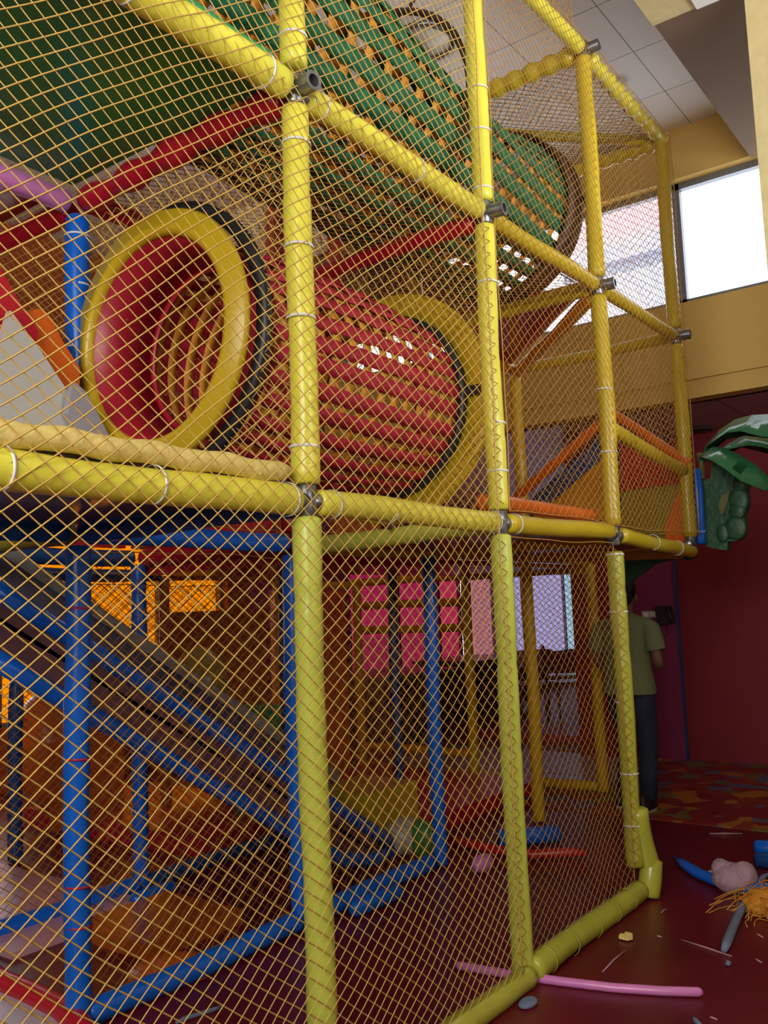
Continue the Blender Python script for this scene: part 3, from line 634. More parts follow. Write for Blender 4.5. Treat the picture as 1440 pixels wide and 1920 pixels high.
net('play_net', 'orange net around the exit ring of the red tunnel', (X2+.03, .05, 1.86), Yv, Z, 1.05, 1.16, M['cordo'], seed=17, r=.0017, clip=lambda u, v: (u-.51)**2+(v-.50)**2 > .44**2)
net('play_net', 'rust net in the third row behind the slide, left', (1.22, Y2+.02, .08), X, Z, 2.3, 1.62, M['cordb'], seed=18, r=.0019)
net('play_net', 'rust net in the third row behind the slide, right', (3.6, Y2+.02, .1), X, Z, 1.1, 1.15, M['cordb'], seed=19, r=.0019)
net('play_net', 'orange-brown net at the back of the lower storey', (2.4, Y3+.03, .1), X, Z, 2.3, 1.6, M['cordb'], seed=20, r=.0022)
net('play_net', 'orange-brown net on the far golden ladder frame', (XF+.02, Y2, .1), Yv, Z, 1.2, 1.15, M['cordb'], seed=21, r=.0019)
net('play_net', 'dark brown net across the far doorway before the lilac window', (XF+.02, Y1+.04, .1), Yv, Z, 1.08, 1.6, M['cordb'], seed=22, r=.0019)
net('play_net', 'gold net below the cream light patch, behind the tunnel', (1.22, Y2+.02, 2.5), X, Z, 3.4, 1.7, M['cord'], seed=23, r=.0022, cw=.028, ch=.022)
net('play_net', 'rust floor net under the green tunnel', (X1+.05, .05, Z2-.02), X, Yv, 2.25, 1.05, M['cordb'], seed=24, r=.0017)
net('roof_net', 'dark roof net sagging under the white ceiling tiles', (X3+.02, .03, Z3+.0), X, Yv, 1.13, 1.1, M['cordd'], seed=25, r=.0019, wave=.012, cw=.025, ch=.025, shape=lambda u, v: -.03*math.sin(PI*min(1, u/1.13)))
net('roof_net', 'gold roof net lying just over the dark roof net', (X3+.02, .03, Z3+.03), X, Yv, 1.13, 1.1, M['cordo'], seed=26, r=.0016, cw=.035, ch=.03)
# lacing cords down the edges of posts two and three
def lacing(x, y, z0, z1, label, mt='cordb'):
    b = MB(); n = int((z1-z0)/.012); P = []
    for i in range(n+1):
        z = z0+(z1-z0)*i/n; a = 2*PI*z/.055
        P.append((x-.042+.012*math.cos(a), y-.032+.016*math.sin(a), z))
    b.tube(P, .0016, 5); tag(b.build('lacing_cord', M[mt], loc=(x, y, z0)), label, 'cord')
lacing(X2-.01, -.002, .08, 1.72, 'spiral lacing cord down the lower second front post')
lacing(X2-.01, -.002, 1.86, 3.03, 'spiral lacing cord along the middle of the second front post')
lacing(X3-.01, -.002, .16, 1.72, 'spiral lacing cord down the lower third front post')

# ------------------------------------------------------------------ slide
t = thing('slide', 'blue-edged straight slide descending left to right behind the nets', 'slide', (2.6, 1.8, 0))
def zl(x): return 1.30-.60*(x-1.55)
def along(y, dz, x0=1.0, x1=3.62, n=10): return [(x0+(x1-x0)*i/n, y, max(.04, zl(x0+(x1-x0)*i/n)+dz)) for i in range(n+1)]
for dz, nm in ((0, 'side_rail'), (-.27, 'lower_rail')):
    b = MB(); b.tube(along(1.5, dz), .040, 14); b.build(nm, M['blue'], t)
def strip(y, d0, d1, th, x0, x1):
    b = MB(); P = []; n = 10
    for i in range(n+1):
        x = x0+(x1-x0)*i/n; P.append((x, max(.01, zl(x)+d0), max(.03, zl(x)+d1)))
    V = []; F = []
    for (x, a, c) in P: V += [(x, y, a), (x, y, c), (x, y+th, c), (x, y+th, a)]
    for i in range(n):
        for j in range(4): F.append((i*4+j, i*4+(j+1) % 4, i*4+4+(j+1) % 4, i*4+4+j))
    F += [(0, 1, 2, 3), (4*n+3, 4*n+2, 4*n+1, 4*n)]
    b.add(V, F, False); return b
M['plum'] = mat('plum_brown_vinyl', (.15, .06, .08), .4, noise=.2); M['slate'] = mat('slate_plastic', (.10, .09, .15), .3, noise=.15); M['railgrey'] = mat('worn_grey_plastic', (.28, .27, .26), .45, noise=.3, nscale=9)
strip(1.5, -.24, -.03, .02, 1.0, 3.4).build('side_panel', M['plum'], t)
strip(2.05, -.1, .38, .02, 1.0, 3.7).build('far_side_panel', M['slate'], t)
strip(2.03, .38, .45, .06, 1.0, 3.75).build('far_rim', M['railgrey'], t)
b = MB(); n = 10; V = []; F = []
for i in range(n+1):
    x = 1.0+(3.7-1.0)*i/n; z = max(.03, zl(x)-.1); V += [(x, 1.5, z), (x, 2.06, z), (x, 2.06, z-.02), (x, 1.5, z-.02)]
for i in range(n):
    for j in range(4): F.append((i*4+j, i*4+(j+1) % 4, i*4+4+(j+1) % 4, i*4+4+j))
b.add(V, F, False); b.build('slide_bed', M['slate'], t)
# shapes beyond the slide
def dome(c, rx, ry, rz, mt, name, label, cat='foam shape'):
    b = MB(); b.ball(c, rx, ry, rz, 24, 14); tag(b.build(name, M[mt], loc=(c[0], c[1], c[2]-rz)), label, cat)
q = px(375, 1285, 1, 2.9); dome(tuple(q), .19, .19, .26, 'olive', 'padded_dome', 'olive yellow rounded foam shape above the middle of the slide')
q = px(510, 1385, 1, 2.6); b = MB(); b.prism([q+Vector((a, 0, c)) for a, c in ((-.22, .05), (-.1, .22), (.1, .22), (.22, .08), (.22, -q.z), (-.1, -q.z))], (0, .25, 0)); tag(b.build('foam_block', M['jade'], loc=tuple(q)), 'bright green faceted foam block behind the slide', 'foam block')
q = px(470, 1352, 1, 2.62); dome((q.x, q.y, q.z), .06, .06, .05, 'pink', 'foam_ball', 'small pink foam ball beside the green block')
q = px(705, 1520, 2, .2); b = MB(); b.prism([q+Vector((a, c, -.2)) for a, c in ((-.3, -.15), (.25, -.15), (.25, .3), (-.3, .3))], (0, 0, .36)); tag(b.build('foam_block', M['ochre'], loc=(q.x, q.y, 0)), 'dull yellow foam block at the slide foot', 'foam block')
q = px(760, 1570, 2, .1); dome((q.x, q.y, .11), .13, .12, .11, 'board', 'foam_cushion', 'pale grey cushion at the slide foot', 'cushion')
q = px(792, 1575, 2, .1); dome((q.x, q.y, .11), .07, .1, .11, 'green', 'foam_ball', 'dark green ball beside the slide foot', 'ball')
dome((3.15, 4.2, .55), .35, .3, .45, 'orange', 'padded_dome', 'large orange rounded shape below the slide at lower left')
dome((1.75, 1.3, -.02), .2, .2, .06, 'orange', 'foam_disc', 'flat orange foam disc behind the bottom of the thick blue post')

# gable of orange tubes in the far right bay
GX = X4-.02
beam(px(970, 932, 0, GX), px(1140, 782, 0, GX), 'orange', 'orange padded tube rising left of the third post, far bay', .034, gap=0)
beam(px(1148, 775, 0, GX), px(1292, 868, 0, GX), 'orange', 'orange padded tube falling right of the third post, far bay', .03, gap=0)
beam((X3, 0, 2.36), (X4, 0, 2.24), 'ochre', 'ochre padded handrail sloping down to the last front post', .038)
slab([px(x, y, 0, GX+.05) for x, y in ((985, 945), (1140, 805), (1140, 850), (1030, 945))], (.03, 0, 0), 'navy', 'safety_pad', 'dark blue padded band under the rising orange tube', 'panel')
slab([px(x, y, 0, GX+.05) for x, y in ((1165, 805), (1285, 880), (1285, 905), (1165, 920))], (.03, 0, 0), 'red', 'safety_pad', 'red padded panel below the falling orange tube', 'panel')
slab([px(x, y, 0, GX+.06) for x, y in ((1165, 922), (1290, 905), (1295, 1015), (1165, 1005))], (.03, 0, 0), 'olive', 'safety_pad', 'olive green padded panel behind the lower right net', 'panel')
slab([px(x, y, 0, GX+.03) for x, y in ((1245, 990), (1280, 900), (1292, 905), (1292, 1015), (1250, 1018))], (.02, 0, 0), 'orange', 'safety_pad', 'orange leaf-shaped panel beside the last front post', 'panel')
slab([px(x, y, 0, GX+.06) for x, y in ((1000, 950), (1135, 850), (1135, 975), (1000, 975))], (.03, 0, 0), 'amber', 'safety_pad', 'amber padded panel beneath the dark blue band', 'panel')
beam((2.42, .1, 1.89), (3.52, .1, 1.90), 'orange', 'orange foam tube lying on the deck edge behind the front beam', .034, gap=.0)

# ------------------------------------------------------------------ palm and blue sleeve at right
q = px(1305, 945, 0, 4.93)
t = thing('padded_post', 'short blue padded post strapped beside the last front post', 'post', (q.x, q.y, 1.8))
qa, qb = px(1312, 1018, 0, 4.93), px(1303, 882, 0, 4.93); sleeve(t, qa, qb, .038, 'blue')
for x, y in ((1306, 944), (1310, 997)): tie(t, px(x, y, 0, 4.93), qb-qa, .040)
M['palm'] = mat('green_palm_foam', (.015, .09, .035), .45, noise=.35, nscale=7, bump=.3, bscale=18)
M['leaf'] = mat('glossy_leaf_vinyl', (.04, .20, .09), .22, noise=.2, nscale=6, bump=.25, bscale=16)
M['palmpatch'] = mat('brown_green_patch', (.14, .13, .03), .5, noise=.3)
pal = thing('palm_cutout', 'dark green palm tree cut-out with lumpy brown-green bark at right', 'palm tree', tuple(px(1350, 1020, 0, 5.0)))
z6 = lambda a, c: px(1240+a/6, 740+c/6, 0, 5.0)
b = MB(); b.prism([z6(a, c) for a, c in ((440, 960), (475, 955), (555, 940), (560, 760), (640, 690), (830, 780), (830, 950), (865, 925), (920, 900), (965, 915), (985, 960), (975, 1020), (958, 1080), (970, 1150), (972, 1230), (950, 1300), (925, 1370), (942, 1450), (940, 1530), (920, 1590), (880, 1630), (830, 1648), (750, 1650), (742, 1700), (735, 1750), (620, 1738), (500, 1710), (470, 1600))], (.07, 0, 0)); b.build('trunk', M['palm'], pal)
z6b = lambda a, c: px(1240+a/6, 740+c/6, 0, 4.99)
b = MB(); b.prism([z6b(a, c) for a, c in ((780, 1050), (740, 1100), (700, 1120), (660, 1170), (645, 1250), (680, 1370), (700, 1330), (750, 1180))], (.02, 0, 0)); b.build('bark_patch', M['palmpatch'], pal)
for a, c, r1, r2 in ((880, 1010, .045, .05), (870, 1180, .06, .08), (850, 1320, .05, .05), (830, 1500, .07, .075), (690, 1560, .04, .06)):
    p = z6b(a, c); b = MB(); b.ball(p, .012, r1, r2, 16, 10); b.build('bark_lump', M['palm'], pal)
def leaf(pts, ws, label, parent, droop=.4, rxd=.0):
    """folded leaf blade along a spine, two halves with thickness"""
    P = [Vector(p) for p in pts]; b = MB(); V = []; F = []; n = len(P)
    for i, p in enumerate(P):
        T = (P[min(i+1, n-1)]-P[max(i-1, 0)]).normalized(); s = T.cross(Vector((0, 0, 1))).normalized(); w_ = ws[i]; k = .012*math.sin(i*2.1)
        dn = Vector((0, 0, -1))
        V += [p-s*w_+dn*(w_*droop+k), p, p+s*w_+dn*(w_*droop-k), p+s*w_+dn*(w_*droop-k+.006), p+dn*.006, p-s*w_+dn*(w_*droop+k+.006)]
    for i in range(n-1):
        for j in range(6): F.append((i*6+j, i*6+(j+1) % 6, i*6+6+(j+1) % 6, i*6+6+j))
    F += [tuple(range(6)), tuple((n-1)*6+5-j for j in range(6))]
    b.add(V, F); return b.build('leaf', M['leaf'], parent)
c0 = px(1315, 868, 0, 4.95)
def lf(pp, xs): return [px(x, y, 0, xx) for (x, y), xx in zip(pp, xs)]
leaf(lf([(1314, 862), (1320, 848), (1335, 838), (1355, 838), (1385, 852), (1415, 870), (1450, 905)], [4.93, 4.9, 4.86, 4.8, 4.74, 4.68, 4.6]), [.02, .04, .07, .10, .12, .11, .06], '', pal, .8)
leaf(lf([(1316, 862), (1328, 830), (1350, 805), (1378, 786), (1410, 778), (1450, 776), (1490, 790)], [4.95, 4.95, 4.93, 4.9, 4.86, 4.82, 4.78]), [.02, .04, .07, .10, .13, .15, .12], '', pal, .9)
leaf(lf([(1330, 862), (1360, 835), (1395, 815), (1430, 818), (1470, 835)], [5.05, 5.1, 5.15, 5.2, 5.2]), [.02, .06, .10, .12, .10], '', pal, .7)
b = MB(); b.tube([c0+Vector((0, 0, -.1)), c0+Vector((0, 0, 0)), c0+Vector((-.02, 0, .06))], .02, 8); b.build('stalk', M['palmpatch'], pal)
b = MB(); b.prism([px(x, y, 0, 4.86) for x, y in ((1168, 1040), (1305, 1042), (1290, 1050), (1262, 1048), (1225, 1058), (1198, 1078), (1172, 1098))], (.05, 0, 0)); b.build('low_leaf', M['palm'], pal)

# ------------------------------------------------------------------ things on the red floor
def F(x, y, z=0): return px(x, y, 2, z)
noodle([F(855, 1808, .018), F(862, 1811, .018), F(950, 1826, .016), F(1050, 1840, .016), F(1150, 1852, .016), F(1240, 1858, .016), F(1310, 1860, .018), F(1317, 1860, .018)], .017, 'pink', 'foam_noodle', 'long thin pink foam strip on the floor crossing under the yellow floor beam', 'foam strip')
pa, pb = F(935, 1572, .05), F(1047, 1563, .05)
t = thing('foam_roller', 'blue foam cylinder lying on the floor behind the second front post', 'roller', tuple((pa+pb)/2-Vector((0, 0, .05))))
b = MB(); b.tube([pa, pb], .052, 24); b.build('foam_sleeve', M['blue'], t)
b = MB(); b.tube([pa+(pa-pb)*.02, pb+(pb-pa)*.02], .02, 12); b.build('core', M['black'], t)
noodle([F(850, 1572, .03), F(858, 1576, .03), F(920, 1592, .03), F(1000, 1602, .03), F(1070, 1598, .03), F(1100, 1600, .03)], .028, 'pinkred' if 'pinkred' in M else 'red', 'foam_kerb', 'red padded kerb curving over the floor beside the blue foam cylinder', 'padding')
q = F(905, 1618, .05); dome((q.x, q.y, .05), .09, .05, .05, 'pink', 'foam_offcut', 'crumpled magenta-pink wrap on the floor left of the second front post', 'wrap')
b = MB(); ch = [(1010, 1638), (1018, 1639), (1027, 1641), (1036, 1644), (1044, 1647), (1051, 1651)]
t = thing('chain', 'small black chain with a shiny clip on the floor inside the net', 'chain', tuple(F(1035, 1645)))
for i, (x, y) in enumerate(ch):
    p = F(x, y, .006); b = MB(); b.ring(p, (1, 0, 0), (0, 1, 0) if i % 2 else (0, .7, .7), [(.007, -.002), (.011, -.002), (.011, .002), (.007, .002)], 12); b.build('link', M['black'], t)
b = MB(); b.tube([F(1056, 1655, .004), F(1058, 1668, .004)], .002, 6); b.build('string', M['black'], t)
b = MB(); b.ball(F(1060, 1678, .008), .014, .009, .008, 10, 6); b.build('clip', M['steel'], t)
q = F(1088, 1602, .006); b = MB(); b.ball(q, .03, .012, .008, 12, 6, .15); tag(b.build('foil_scrap', M['steel'], loc=(q.x, q.y, 0)), 'tiny shiny foil scrap on the lilac reflection inside the net', 'scrap')
def stick(a, c, r, mt, label, n='plastic_strip', cat='strip'):
    p, q = F(*a, r), F(*c, r); mid = p.lerp(q, .5)+Vector((.004, .006, 0)); return noodle([p, mid, q], r, mt, n, label, cat, 6)
M['strip'] = mat('dusty_pink_strip', (.45, .26, .28), .6); M['strip2'] = mat('grey_blue_foam', (.16, .20, .32), .7, noise=.3)
stick((1330, 1563), (1392, 1563), .005, 'strip', 'thin pale strip on the floor nearest the patterned carpet')
stick((1130, 1822), (1174, 1781), .004, 'strip', 'thin pale strip right of the lower end of the ribbed yellow beam')
stick((1277, 1762), (1372, 1793), .004, 'strip', 'longest thin pale strip below the grey-blue foam tube')
stick((1240, 1712), (1250, 1704), .003, 'strip', 'very short pale strip right of the wrapped post foot')
stick((1418, 1750), (1431, 1758), .004, 'strip', 'short pale strip at the right edge below the orange net heap')
stick((1416, 1797), (1428, 1805), .004, 'strip', 'short pale strip at the right edge, lower of the two')
stick((1331, 1907), (1345, 1912), .004, 'strip', 'short pale strip near the bottom right corner')
stick((1232, 1755), (1240, 1757), .005, 'strip', 'tiny pinkish scrap left of the longest pale strip', 'foam_scrap', 'scrap')
stick((1300, 1908), (1316, 1925), .010, 'strip2', 'grey-blue foam sliver at the bottom edge of the floor', 'foam_scrap', 'scrap')
q = F(1365, 1806, .01); b = MB(); b.ball(q, .016, .012, .01, 10, 6, .2); tag(b.build('foam_scrap', M['strip2'], loc=(q.x, q.y, 0)), 'small pale blue foam crumb under the grey-blue tube end', 'scrap')
q = F(1175, 1758, .006); b = MB(); b.prism([q+Vector((a*.035, c*.03, 0)) for a, c in ((-1, -.6), (-.2, -1), (.9, -.5), (1, .6), (.3, .5), (.1, 1), (-.8, .8))], (0, 0, .012)); tag(b.build('foam_scrap', M['cream'], loc=tuple(q)), 'pale yellow foam crumb on the floor below the wrapped post foot', 'scrap')
noodle([F(1357, 1782, .02), F(1362, 1770, .02), F(1378, 1730, .02), F(1392, 1700, .03), F(1398, 1688, .03)], .019, 'strip2', 'foam_tube', 'thin grey-blue foam tube leading to the orange net heap', 'foam tube')
b = MB(); pts = [F(x, y, .03) for x, y in ((1266, 1608), (1285, 1622), (1310, 1638), (1340, 1650), (1375, 1662), (1410, 1668), (1450, 1668), (1480, 1662))]
b.tube(pts, [.012, .03, .034, .034, .036, .04, .04, .04], 14, flat=.8); tag(b.build('foam_sleeve', M['blue'], loc=tuple(pts[3]-Vector((0, 0, .03)))), 'long curved blue foam sleeve split open on the floor at right', 'foam sleeve')
q = F(1375, 1648, .06)
b = MB(); b.ball(q, .09, .10, .075, 18, 12, .07); b.ball(q+Vector((0, -.055, .02)), .07, .06, .07, 16, 10, .07); b.ball(q+Vector((.02, .06, .03)), .06, .05, .055, 14, 8, .07); b.ball(F(1345, 1640, .04), .03, .06, .022, 14, 8, .05)
M['rag'] = mat('dusty_pink_wadding', (.42, .27, .34), .9, noise=.2, nscale=20, bump=.6, bscale=25)
tag(b.build('wadding_lump', M['rag'], loc=(q.x, q.y, 0)), 'lump of pinkish white wadding lying on the curved blue sleeve', 'wadding')
noodle([F(1414, 1590, .04), F(1420, 1590, .04), F(1460, 1592, .04), F(1490, 1594, .04)], .045, 'blue', 'foam_sleeve', 'blue foam sleeve at the right edge, upper of the pair', 'foam sleeve')
noodle([F(1414, 1612, .04), F(1420, 1612, .04), F(1460, 1616, .04), F(1490, 1620, .04)], .04, 'navy', 'foam_sleeve', 'blue foam sleeve at the right edge, lower of the pair', 'foam sleeve')
noodle([F(1420, 1655, .05), F(1430, 1645, .06), F(1450, 1635, .06)], .012, 'strip2', 'foam_tube', 'short blue-grey foam tube leaning on the curved blue sleeve', 'foam tube')
b = MB(); q = F(1430, 1705, .0); rnd = random.Random(4)
for k in range(70):
    p0_ = q+Vector((rnd.uniform(-.16, .16), rnd.uniform(-.10, .10), rnd.uniform(.004, .11))); a = rnd.uniform(0, 6)
    P = [p0_+Vector((math.cos(a+.5*i)*.04*i, math.sin(a+.4*i)*.03*i, 0))-Vector((0, 0, 0)) for i in range(5)]
    P = [Vector((p.x, p.y, max(.003, p.z*(1-i*.15)))) for i, p in enumerate(P)]
    b.tube(P, .0025, 4)
b.ball(q+Vector((0, 0, .03)), .13, .09, .06, 16, 8, .08)
tag(b.build('net_heap', M['orangestrap'], loc=(q.x, q.y, 0)), 'tangled heap of orange netting on the floor at the right edge', 'net')
q = F(990, 1880, .01); dome((q.x, q.y, .01), .05, .03, .015, 'strip2', 'foam_scrap', 'grey-blue foam crumb below the yellow floor beam joint', 'scrap')
noodle([F(330, 1918, .01), F(345, 1910, .01), F(400, 1893, .01), F(415, 1887, .01)], .008, 'strip2', 'plastic_strip', 'pale blue strip on the floor near the bottom, left of the nearest post', 'strip')

# ------------------------------------------------------------------ wall fittings, dining corner
q = px(1213, 1152, 0, 7.48); t = thing('wall_socket', 'white double wall socket plate on the magenta wall', 'socket', tuple(q))
b = MB(); b.box((q.x-.004, q.y-.10, q.z-.03), (q.x+.01, q.y+.05, q.z+.03)); b.build('plate', M['board'], t)
for k in (-.06, .01): b = MB(); b.box((q.x-.008, q.y+k-.02, q.z-.018), (q.x-.004, q.y+k+.02, q.z+.018)); b.build('rocker', M['white'], t)
q = px(1246, 1154, 0, 7.44); t = thing('wall_telephone', 'black wall telephone with hanging cord on the magenta wall', 'telephone', tuple(q))
bb = MB(); bb.prism([q+Vector((0, a, c)) for a, c in ((-.085, -.07), (-.06, .085), (.09, .09), (.075, -.075), (.03, -.09))], (.05, 0, 0)); bb.build('body', M['black'], t)
bb = MB(); bb.tube([q+Vector((-.02, -.07, -.07)), q+Vector((-.035, -.06, 0)), q+Vector((-.02, -.04, .085))], [.02, .014, .02], 10); bb.build('handset', M['black'], t)
bb = MB(); bb.tube([q+Vector((0, .05, -.08)), q+Vector((0, .055, -.16)), q+Vector((0, .03, -.2)), q+Vector((0, -.01, -.17)), q+Vector((0, -.02, -.09))], .005, 6); bb.build('cord', M['black'], t)
b = MB(); b.box((7.475, 1.03, 0), (7.49, 1.05, 2.98)); struct(b.build('trim_3', M['navy']))
q = F(1025, 1380); b = MB(); b.box((8.1, 2.2, 0), (8.85, 3.6, .07)); tag(b.build('floor_mat', mat('rose_mat', (.5, .05, .13), .4), loc=(8.4, 2.9, 0)), 'rose pink floor mat beyond the far doorway', 'mat')
b = MB(); b.box((6.1, 1.25, .006), (7.4, 3.5, .015)); tag(b.build('reflection_sheet', mat('lilac_reflection', (.42, .38, .5), .3, noise=.2), loc=(6.5, 2.4, .006)), 'pale lilac sheet painting the window reflection just beyond the golden floor beam', 'mat')  # lilac window reflection on the floor, painted as a thin sheet
def chair(x, y, rz, label, seat='board', sh=.45):
    t = thing('chair', label, 'chair', (x, y, 0)); c, s = math.cos(rz), math.sin(rz)
    def W(a, b_, z): return Vector((x+a*c-b_*s, y+a*s+b_*c, z))
    for a in (-.19, .19):
        for b_ in (-.19, .19):
            m_ = MB(); m_.tube([W(a*1.1, b_*1.1, 0), W(a, b_, sh)], .012, 8); m_.build('leg', M['steel'], t)
    m_ = MB(); m_.prism([W(-.21, -.21, sh), W(.21, -.21, sh), W(.21, .21, sh), W(-.21, .21, sh)], (0, 0, .03)); m_.build('seat', M[seat], t)
    for b_ in (-.19, .19): m_ = MB(); m_.tube([W(.2, b_, sh), W(.24, b_, sh+.4)], .012, 8); m_.build('back_post', M['steel'], t)
    m_ = MB(); m_.prism([W(.21, -.2, sh+.2), W(.21, .2, sh+.2), W(.25, .2, sh+.42), W(.25, -.2, sh+.42)], tuple(W(.02, 0, 0)-W(0, 0, 0))); m_.build('backrest', M[seat], t)
    return t
q = F(1010, 1350); chair(q.x, q.y, .9, 'pale seated metal-legged chair carrying a water bottle, beyond the net', 'white')
bq = Vector((q.x, q.y, .48)); t = thing('water_bottle', 'clear plastic water bottle standing on the pale chair seat', 'bottle', tuple(bq))
M['bottle'] = mat('clear_bottle_plastic', (.65, .62, .8), .12, noise=.4, nscale=30)
b = MB(); b.tube([bq+Vector((0, 0, z)) for z in (0, .01, .1, .12, .14, .26, .31, .34)], [.035, .045, .045, .040, .045, .045, .02, .018], 16); b.build('body', M['bottle'], t)
b = MB(); b.tube([bq+Vector((0, 0, .34)), bq+Vector((0, 0, .365))], .021, 12); b.build('cap', M['navy'], t)
q = F(1070, 1360); chair(q.x, q.y, 2.4, 'dark chair beside the rose pink mat beyond the net', 'slate', .5)
chair(q.x+.9, q.y+.5, 2.0, 'olive-backed dark chair against the pink wall', 'olive', .5)
for i, (x, y, lb) in enumerate(((880, 1340, 'long black covered table below the pink windows, right part'), (720, 1390, 'black covered table behind the far ladder frame, left part'))):
    q = F(x, y); t = thing('table', lb, 'table', (q.x, q.y, 0))
    b = MB(); b.box((q.x-.6, q.y-.5, .72), (q.x+.9, q.y+.5, .76)); b.build('tabletop', M['slate'], t)
    b = MB(); b.box((q.x-.58, q.y-.48, .12), (q.x+.88, q.y+.48, .72)); b.build('table_skirt', M['black'], t)
    b = MB(); b.box((q.x-.5, q.y-.4, 0), (q.x+.8, q.y+.4, .12)); b.build('plinth', M['black'], t)

# ------------------------------------------------------------------ person walking away
M['skin'] = mat('skin', (.22, .11, .07), .6); M['hair'] = mat('black_hair', (.012, .01, .01), .6, noise=.3, nscale=60)
M['tee'] = mat('pale_green_cotton', (.20, .23, .10), .85, noise=.1, nscale=6, bump=.3, bscale=7)
M['jeans'] = mat('dark_denim', (.025, .03, .055), .85, noise=.35, nscale=7, bump=.2, bscale=12)
M['shoe'] = mat('black_shoe', (.015, .015, .018), .5); M['sole'] = mat('grey_sole', (.4, .38, .4), .6)
PXx, PYy = 5.46, .735
per = thing('person', 'person seen from behind in pale green T-shirt and dark jeans, walking away', 'person', (PXx, PYy, 0))
def W(f, l, z): return Vector((PXx+f, PYy+l, z))    # f forward (away, +X), l to the person's left (+Y)
Hs = 1.0
# body: one skinned figure
J = {'pel': (0, 0, .86, .115, .085), 'sp1': (.0, 0, 1.0, .12, .085), 'sp2': (.01, 0, 1.16, .135, .09), 'ch': (.015, 0, 1.27, .125, .085), 'nk': (.02, 0, 1.345, .05, .05), 'nk2': (.03, 0, 1.395, .046, .048), 'hd1': (.035, 0, 1.445, .062, .075), 'hd2': (.035, 0, 1.51, .07, .085), 'hd3': (.03, 0, 1.565, .045, .055)}
V = []; Ed = []; Rd = []; idx = {}
def jv(k, p, r): idx[k] = len(V); V.append(tuple(W(*p))); Rd.append(r)
for k, v in J.items(): jv(k, v[:3], v[3:])
for a, c in (('pel', 'sp1'), ('sp1', 'sp2'), ('sp2', 'ch'), ('ch', 'nk'), ('nk', 'nk2'), ('nk2', 'hd1'), ('hd1', 'hd2'), ('hd2', 'hd3')): Ed.append((idx[a], idx[c]))
legs = {'r': [(0, -.085, .82, .085), (-.01, -.10, .62, .078), (.0, -.11, .46, .055), (-.02, -.11, .28, .052), (-.05, -.11, .10, .036), (.05, -.115, .035, .03)],
        'l': [(0, .085, .82, .085), (.09, .10, .62, .078), (.14, .10, .46, .055), (.10, .10, .28, .052), (.04, .10, .10, .036), (.14, .105, .035, .03)]}
for s, L_ in legs.items():
    pr = 'pel'
    for i, (f, l, z, r) in enumerate(L_): k = s+'leg%d' % i; jv(k, (f, l, z), (r, r)); Ed.append((idx[pr], idx[k])); pr = k
arms = {'r': [(.01, -.165, 1.29, .05), (-.02, -.205, 1.16, .043), (-.03, -.235, 1.03, .036), (.04, -.215, .98, .033), (.13, -.18, 1.01, .024), (.18, -.165, 1.02, .026)],
        'l': [(.01, .165, 1.29, .05), (-.01, .205, 1.16, .043), (-.01, .235, 1.03, .036), (.08, .21, .97, .032), (.17, .17, .98, .024), (.22, .15, .99, .026)]}
for s, L_ in arms.items():
    pr = 'ch'
    for i, (f, l, z, r) in enumerate(L_): k = s+'arm%d' % i; jv(k, (f, l, z), (r, r)); Ed.append((idx[pr], idx[k])); pr = k
    f, l, z, _ = L_[-1]; sg = 1 if s == 'r' else -1
    for q_, (dz, ln) in enumerate(((.024, .040), (.009, .046), (-.007, .043), (-.022, .034))):
        jv(s+'fa%d' % q_, (f+.035, l, z+dz), (.009, .009)); jv(s+'fb%d' % q_, (f+.035+ln*.6, l+sg*.012, z+dz*1.1), (.008, .008)); jv(s+'fc%d' % q_, (f+.035+ln*.7, l+sg*.034, z+dz*1.1), (.007, .007))
        Ed += [(idx[pr], idx[s+'fa%d' % q_]), (idx[s+'fa%d' % q_], idx[s+'fb%d' % q_]), (idx[s+'fb%d' % q_], idx[s+'fc%d' % q_])]
    jv(s+'th', (f-.005, l+sg*.015, z+.038), (.010, .010)); jv(s+'th2', (f+.02, l+sg*.03, z+.052), (.008, .008)); Ed += [(idx[pr], idx[s+'th']), (idx[s+'th'], idx[s+'th2'])]
me = bpy.data.meshes.new('body'); me.from_pydata([(a-PXx, c-PYy, z) for a, c, z in V], Ed, []); me.materials.append(M['skin'])
bo = bpy.data.objects.new('body', me); C.objects.link(bo); bo.parent = per; bo['_o'] = (PXx, PYy, 0)
sk = bo.modifiers.new('skin', 'SKIN'); sk.use_smooth_shade = True; me_s = me.skin_vertices[0].data if me.skin_vertices else None
if me_s is None:
    bpy.context.view_layer.update(); me_s = me.skin_vertices[0].data
for i, r in enumerate(Rd): me_s[i].radius = r
me_s[0].use_root = True
ss = bo.modifiers.new('sub', 'SUBSURF'); ss.levels = 1; ss.render_levels = 2
def oval(f, l, z, a, c, n=20, tz=0): return [W(f+a*math.cos(2*PI*i/n), l+c*math.sin(2*PI*i/n), z+tz*math.sin(2*PI*i/n)) for i in range(n)]
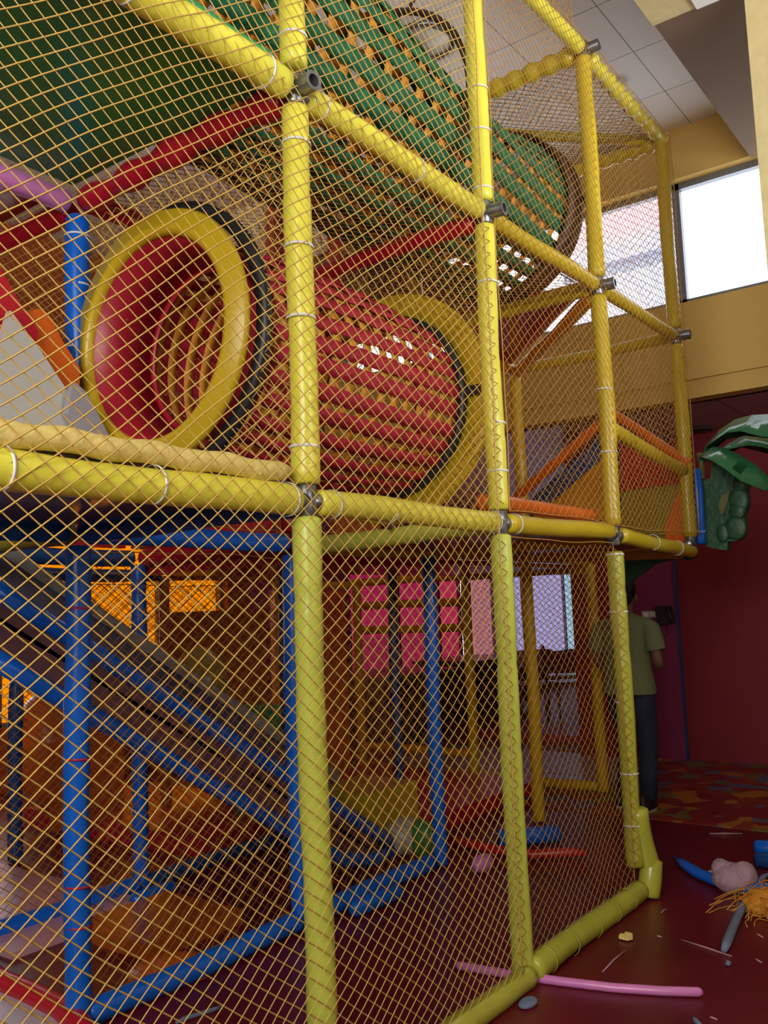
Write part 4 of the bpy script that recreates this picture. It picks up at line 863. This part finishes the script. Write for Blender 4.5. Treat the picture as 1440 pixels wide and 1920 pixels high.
# shirt
b = MB(); b.loft([oval(-.005, 0, .80, .142, .192), oval(0, 0, .82, .145, .195), oval(0, 0, .95, .128, .175), oval(.0, 0, 1.08, .125, .172), oval(.005, 0, 1.2, .128, .188), oval(.01, 0, 1.28, .115, .195), oval(.012, 0, 1.325, .09, .165), oval(.018, 0, 1.352, .068, .085), oval(.022, 0, 1.366, .056, .058)], cap=False)
for s in (-1, 1):
    P = [W(.01, s*.13, 1.285), W(.0, s*.18, 1.25), W(-.015, s*.205, 1.18), W(-.022, s*.222, 1.10)]
    b.tube(P, [.062, .072, .070, .068], 18, cap=False)
b.build('t_shirt', M['tee'], per)
# jeans
b = MB(); b.loft([oval(0, 0, .90, .112, .155), oval(-.005, 0, .84, .122, .168), oval(-.008, 0, .78, .122, .168)], cap=True)
for s, L_ in legs.items():
    P = [W(f, l, z) for f, l, z, r in L_[:4]]; P = [W(0, (.08 if s == 'l' else -.08), .86)]+P+[W(*L_[4][:3])+Vector((0, 0, -.02))]
    b.tube(P, [.085, .096, .086, .068, .064, .056], 18)
b.build('jeans', M['jeans'], per)
for s, L_ in legs.items():
    f, l, z, r = L_[4]; bx = W(f, l, 0)
    b = MB(); b.loft([[bx+Vector((-.06+.3*0+dx, dy, zz)) for dx, dy in [((.045+sx*.135) if True else 0, sy*.045*(1-.25*abs(sx))) for sx, sy in [(math.cos(2*PI*i/18), math.sin(2*PI*i/18)) for i in range(18)]]] for zz in (.0, .022)]); b.build('shoe_sole', M['sole'], per)
    b = MB(); b.loft([[bx+Vector((-.015+k*.13*math.cos(2*PI*i/18)+o_, k*.043*math.sin(2*PI*i/18), zz)) for i in range(18)] for zz, k, o_ in ((.022, 1, 0), (.05, .98, 0), (.075, .75, -.02), (.1, .5, -.045), (.125, .42, -.05))]); b.build('shoe', M['shoe'], per)
b = MB(); b.ball(W(.02, 0, 1.535), .098, .082, .092, 20, 12, .02); b.ball(W(-.015, 0, 1.475), .06, .07, .06, 16, 10, .02); b.build('hair', M['hair'], per)
for s in (-1, 1): b = MB(); b.ball(W(.04, s*.078, 1.475), .016, .008, .028, 10, 8); b.build('ear', M['skin'], per)
b = MB(); b.ball(W(.125, 0, 1.47), .016, .012, .022, 10, 8); b.build('nose', M['skin'], per)
for s in (-1, 1): b = MB(); b.ball(W(.108, s*.03, 1.495), .009, .013, .008, 10, 8); b.build('eye', M['white'], per)
b = MB(); b.ball(W(.118, 0, 1.435), .008, .024, .007, 10, 8); b.build('mouth', mat('lips', (.25, .07, .06), .5), per)

for o in C.objects:
    if '_o' in o: del o['_o']
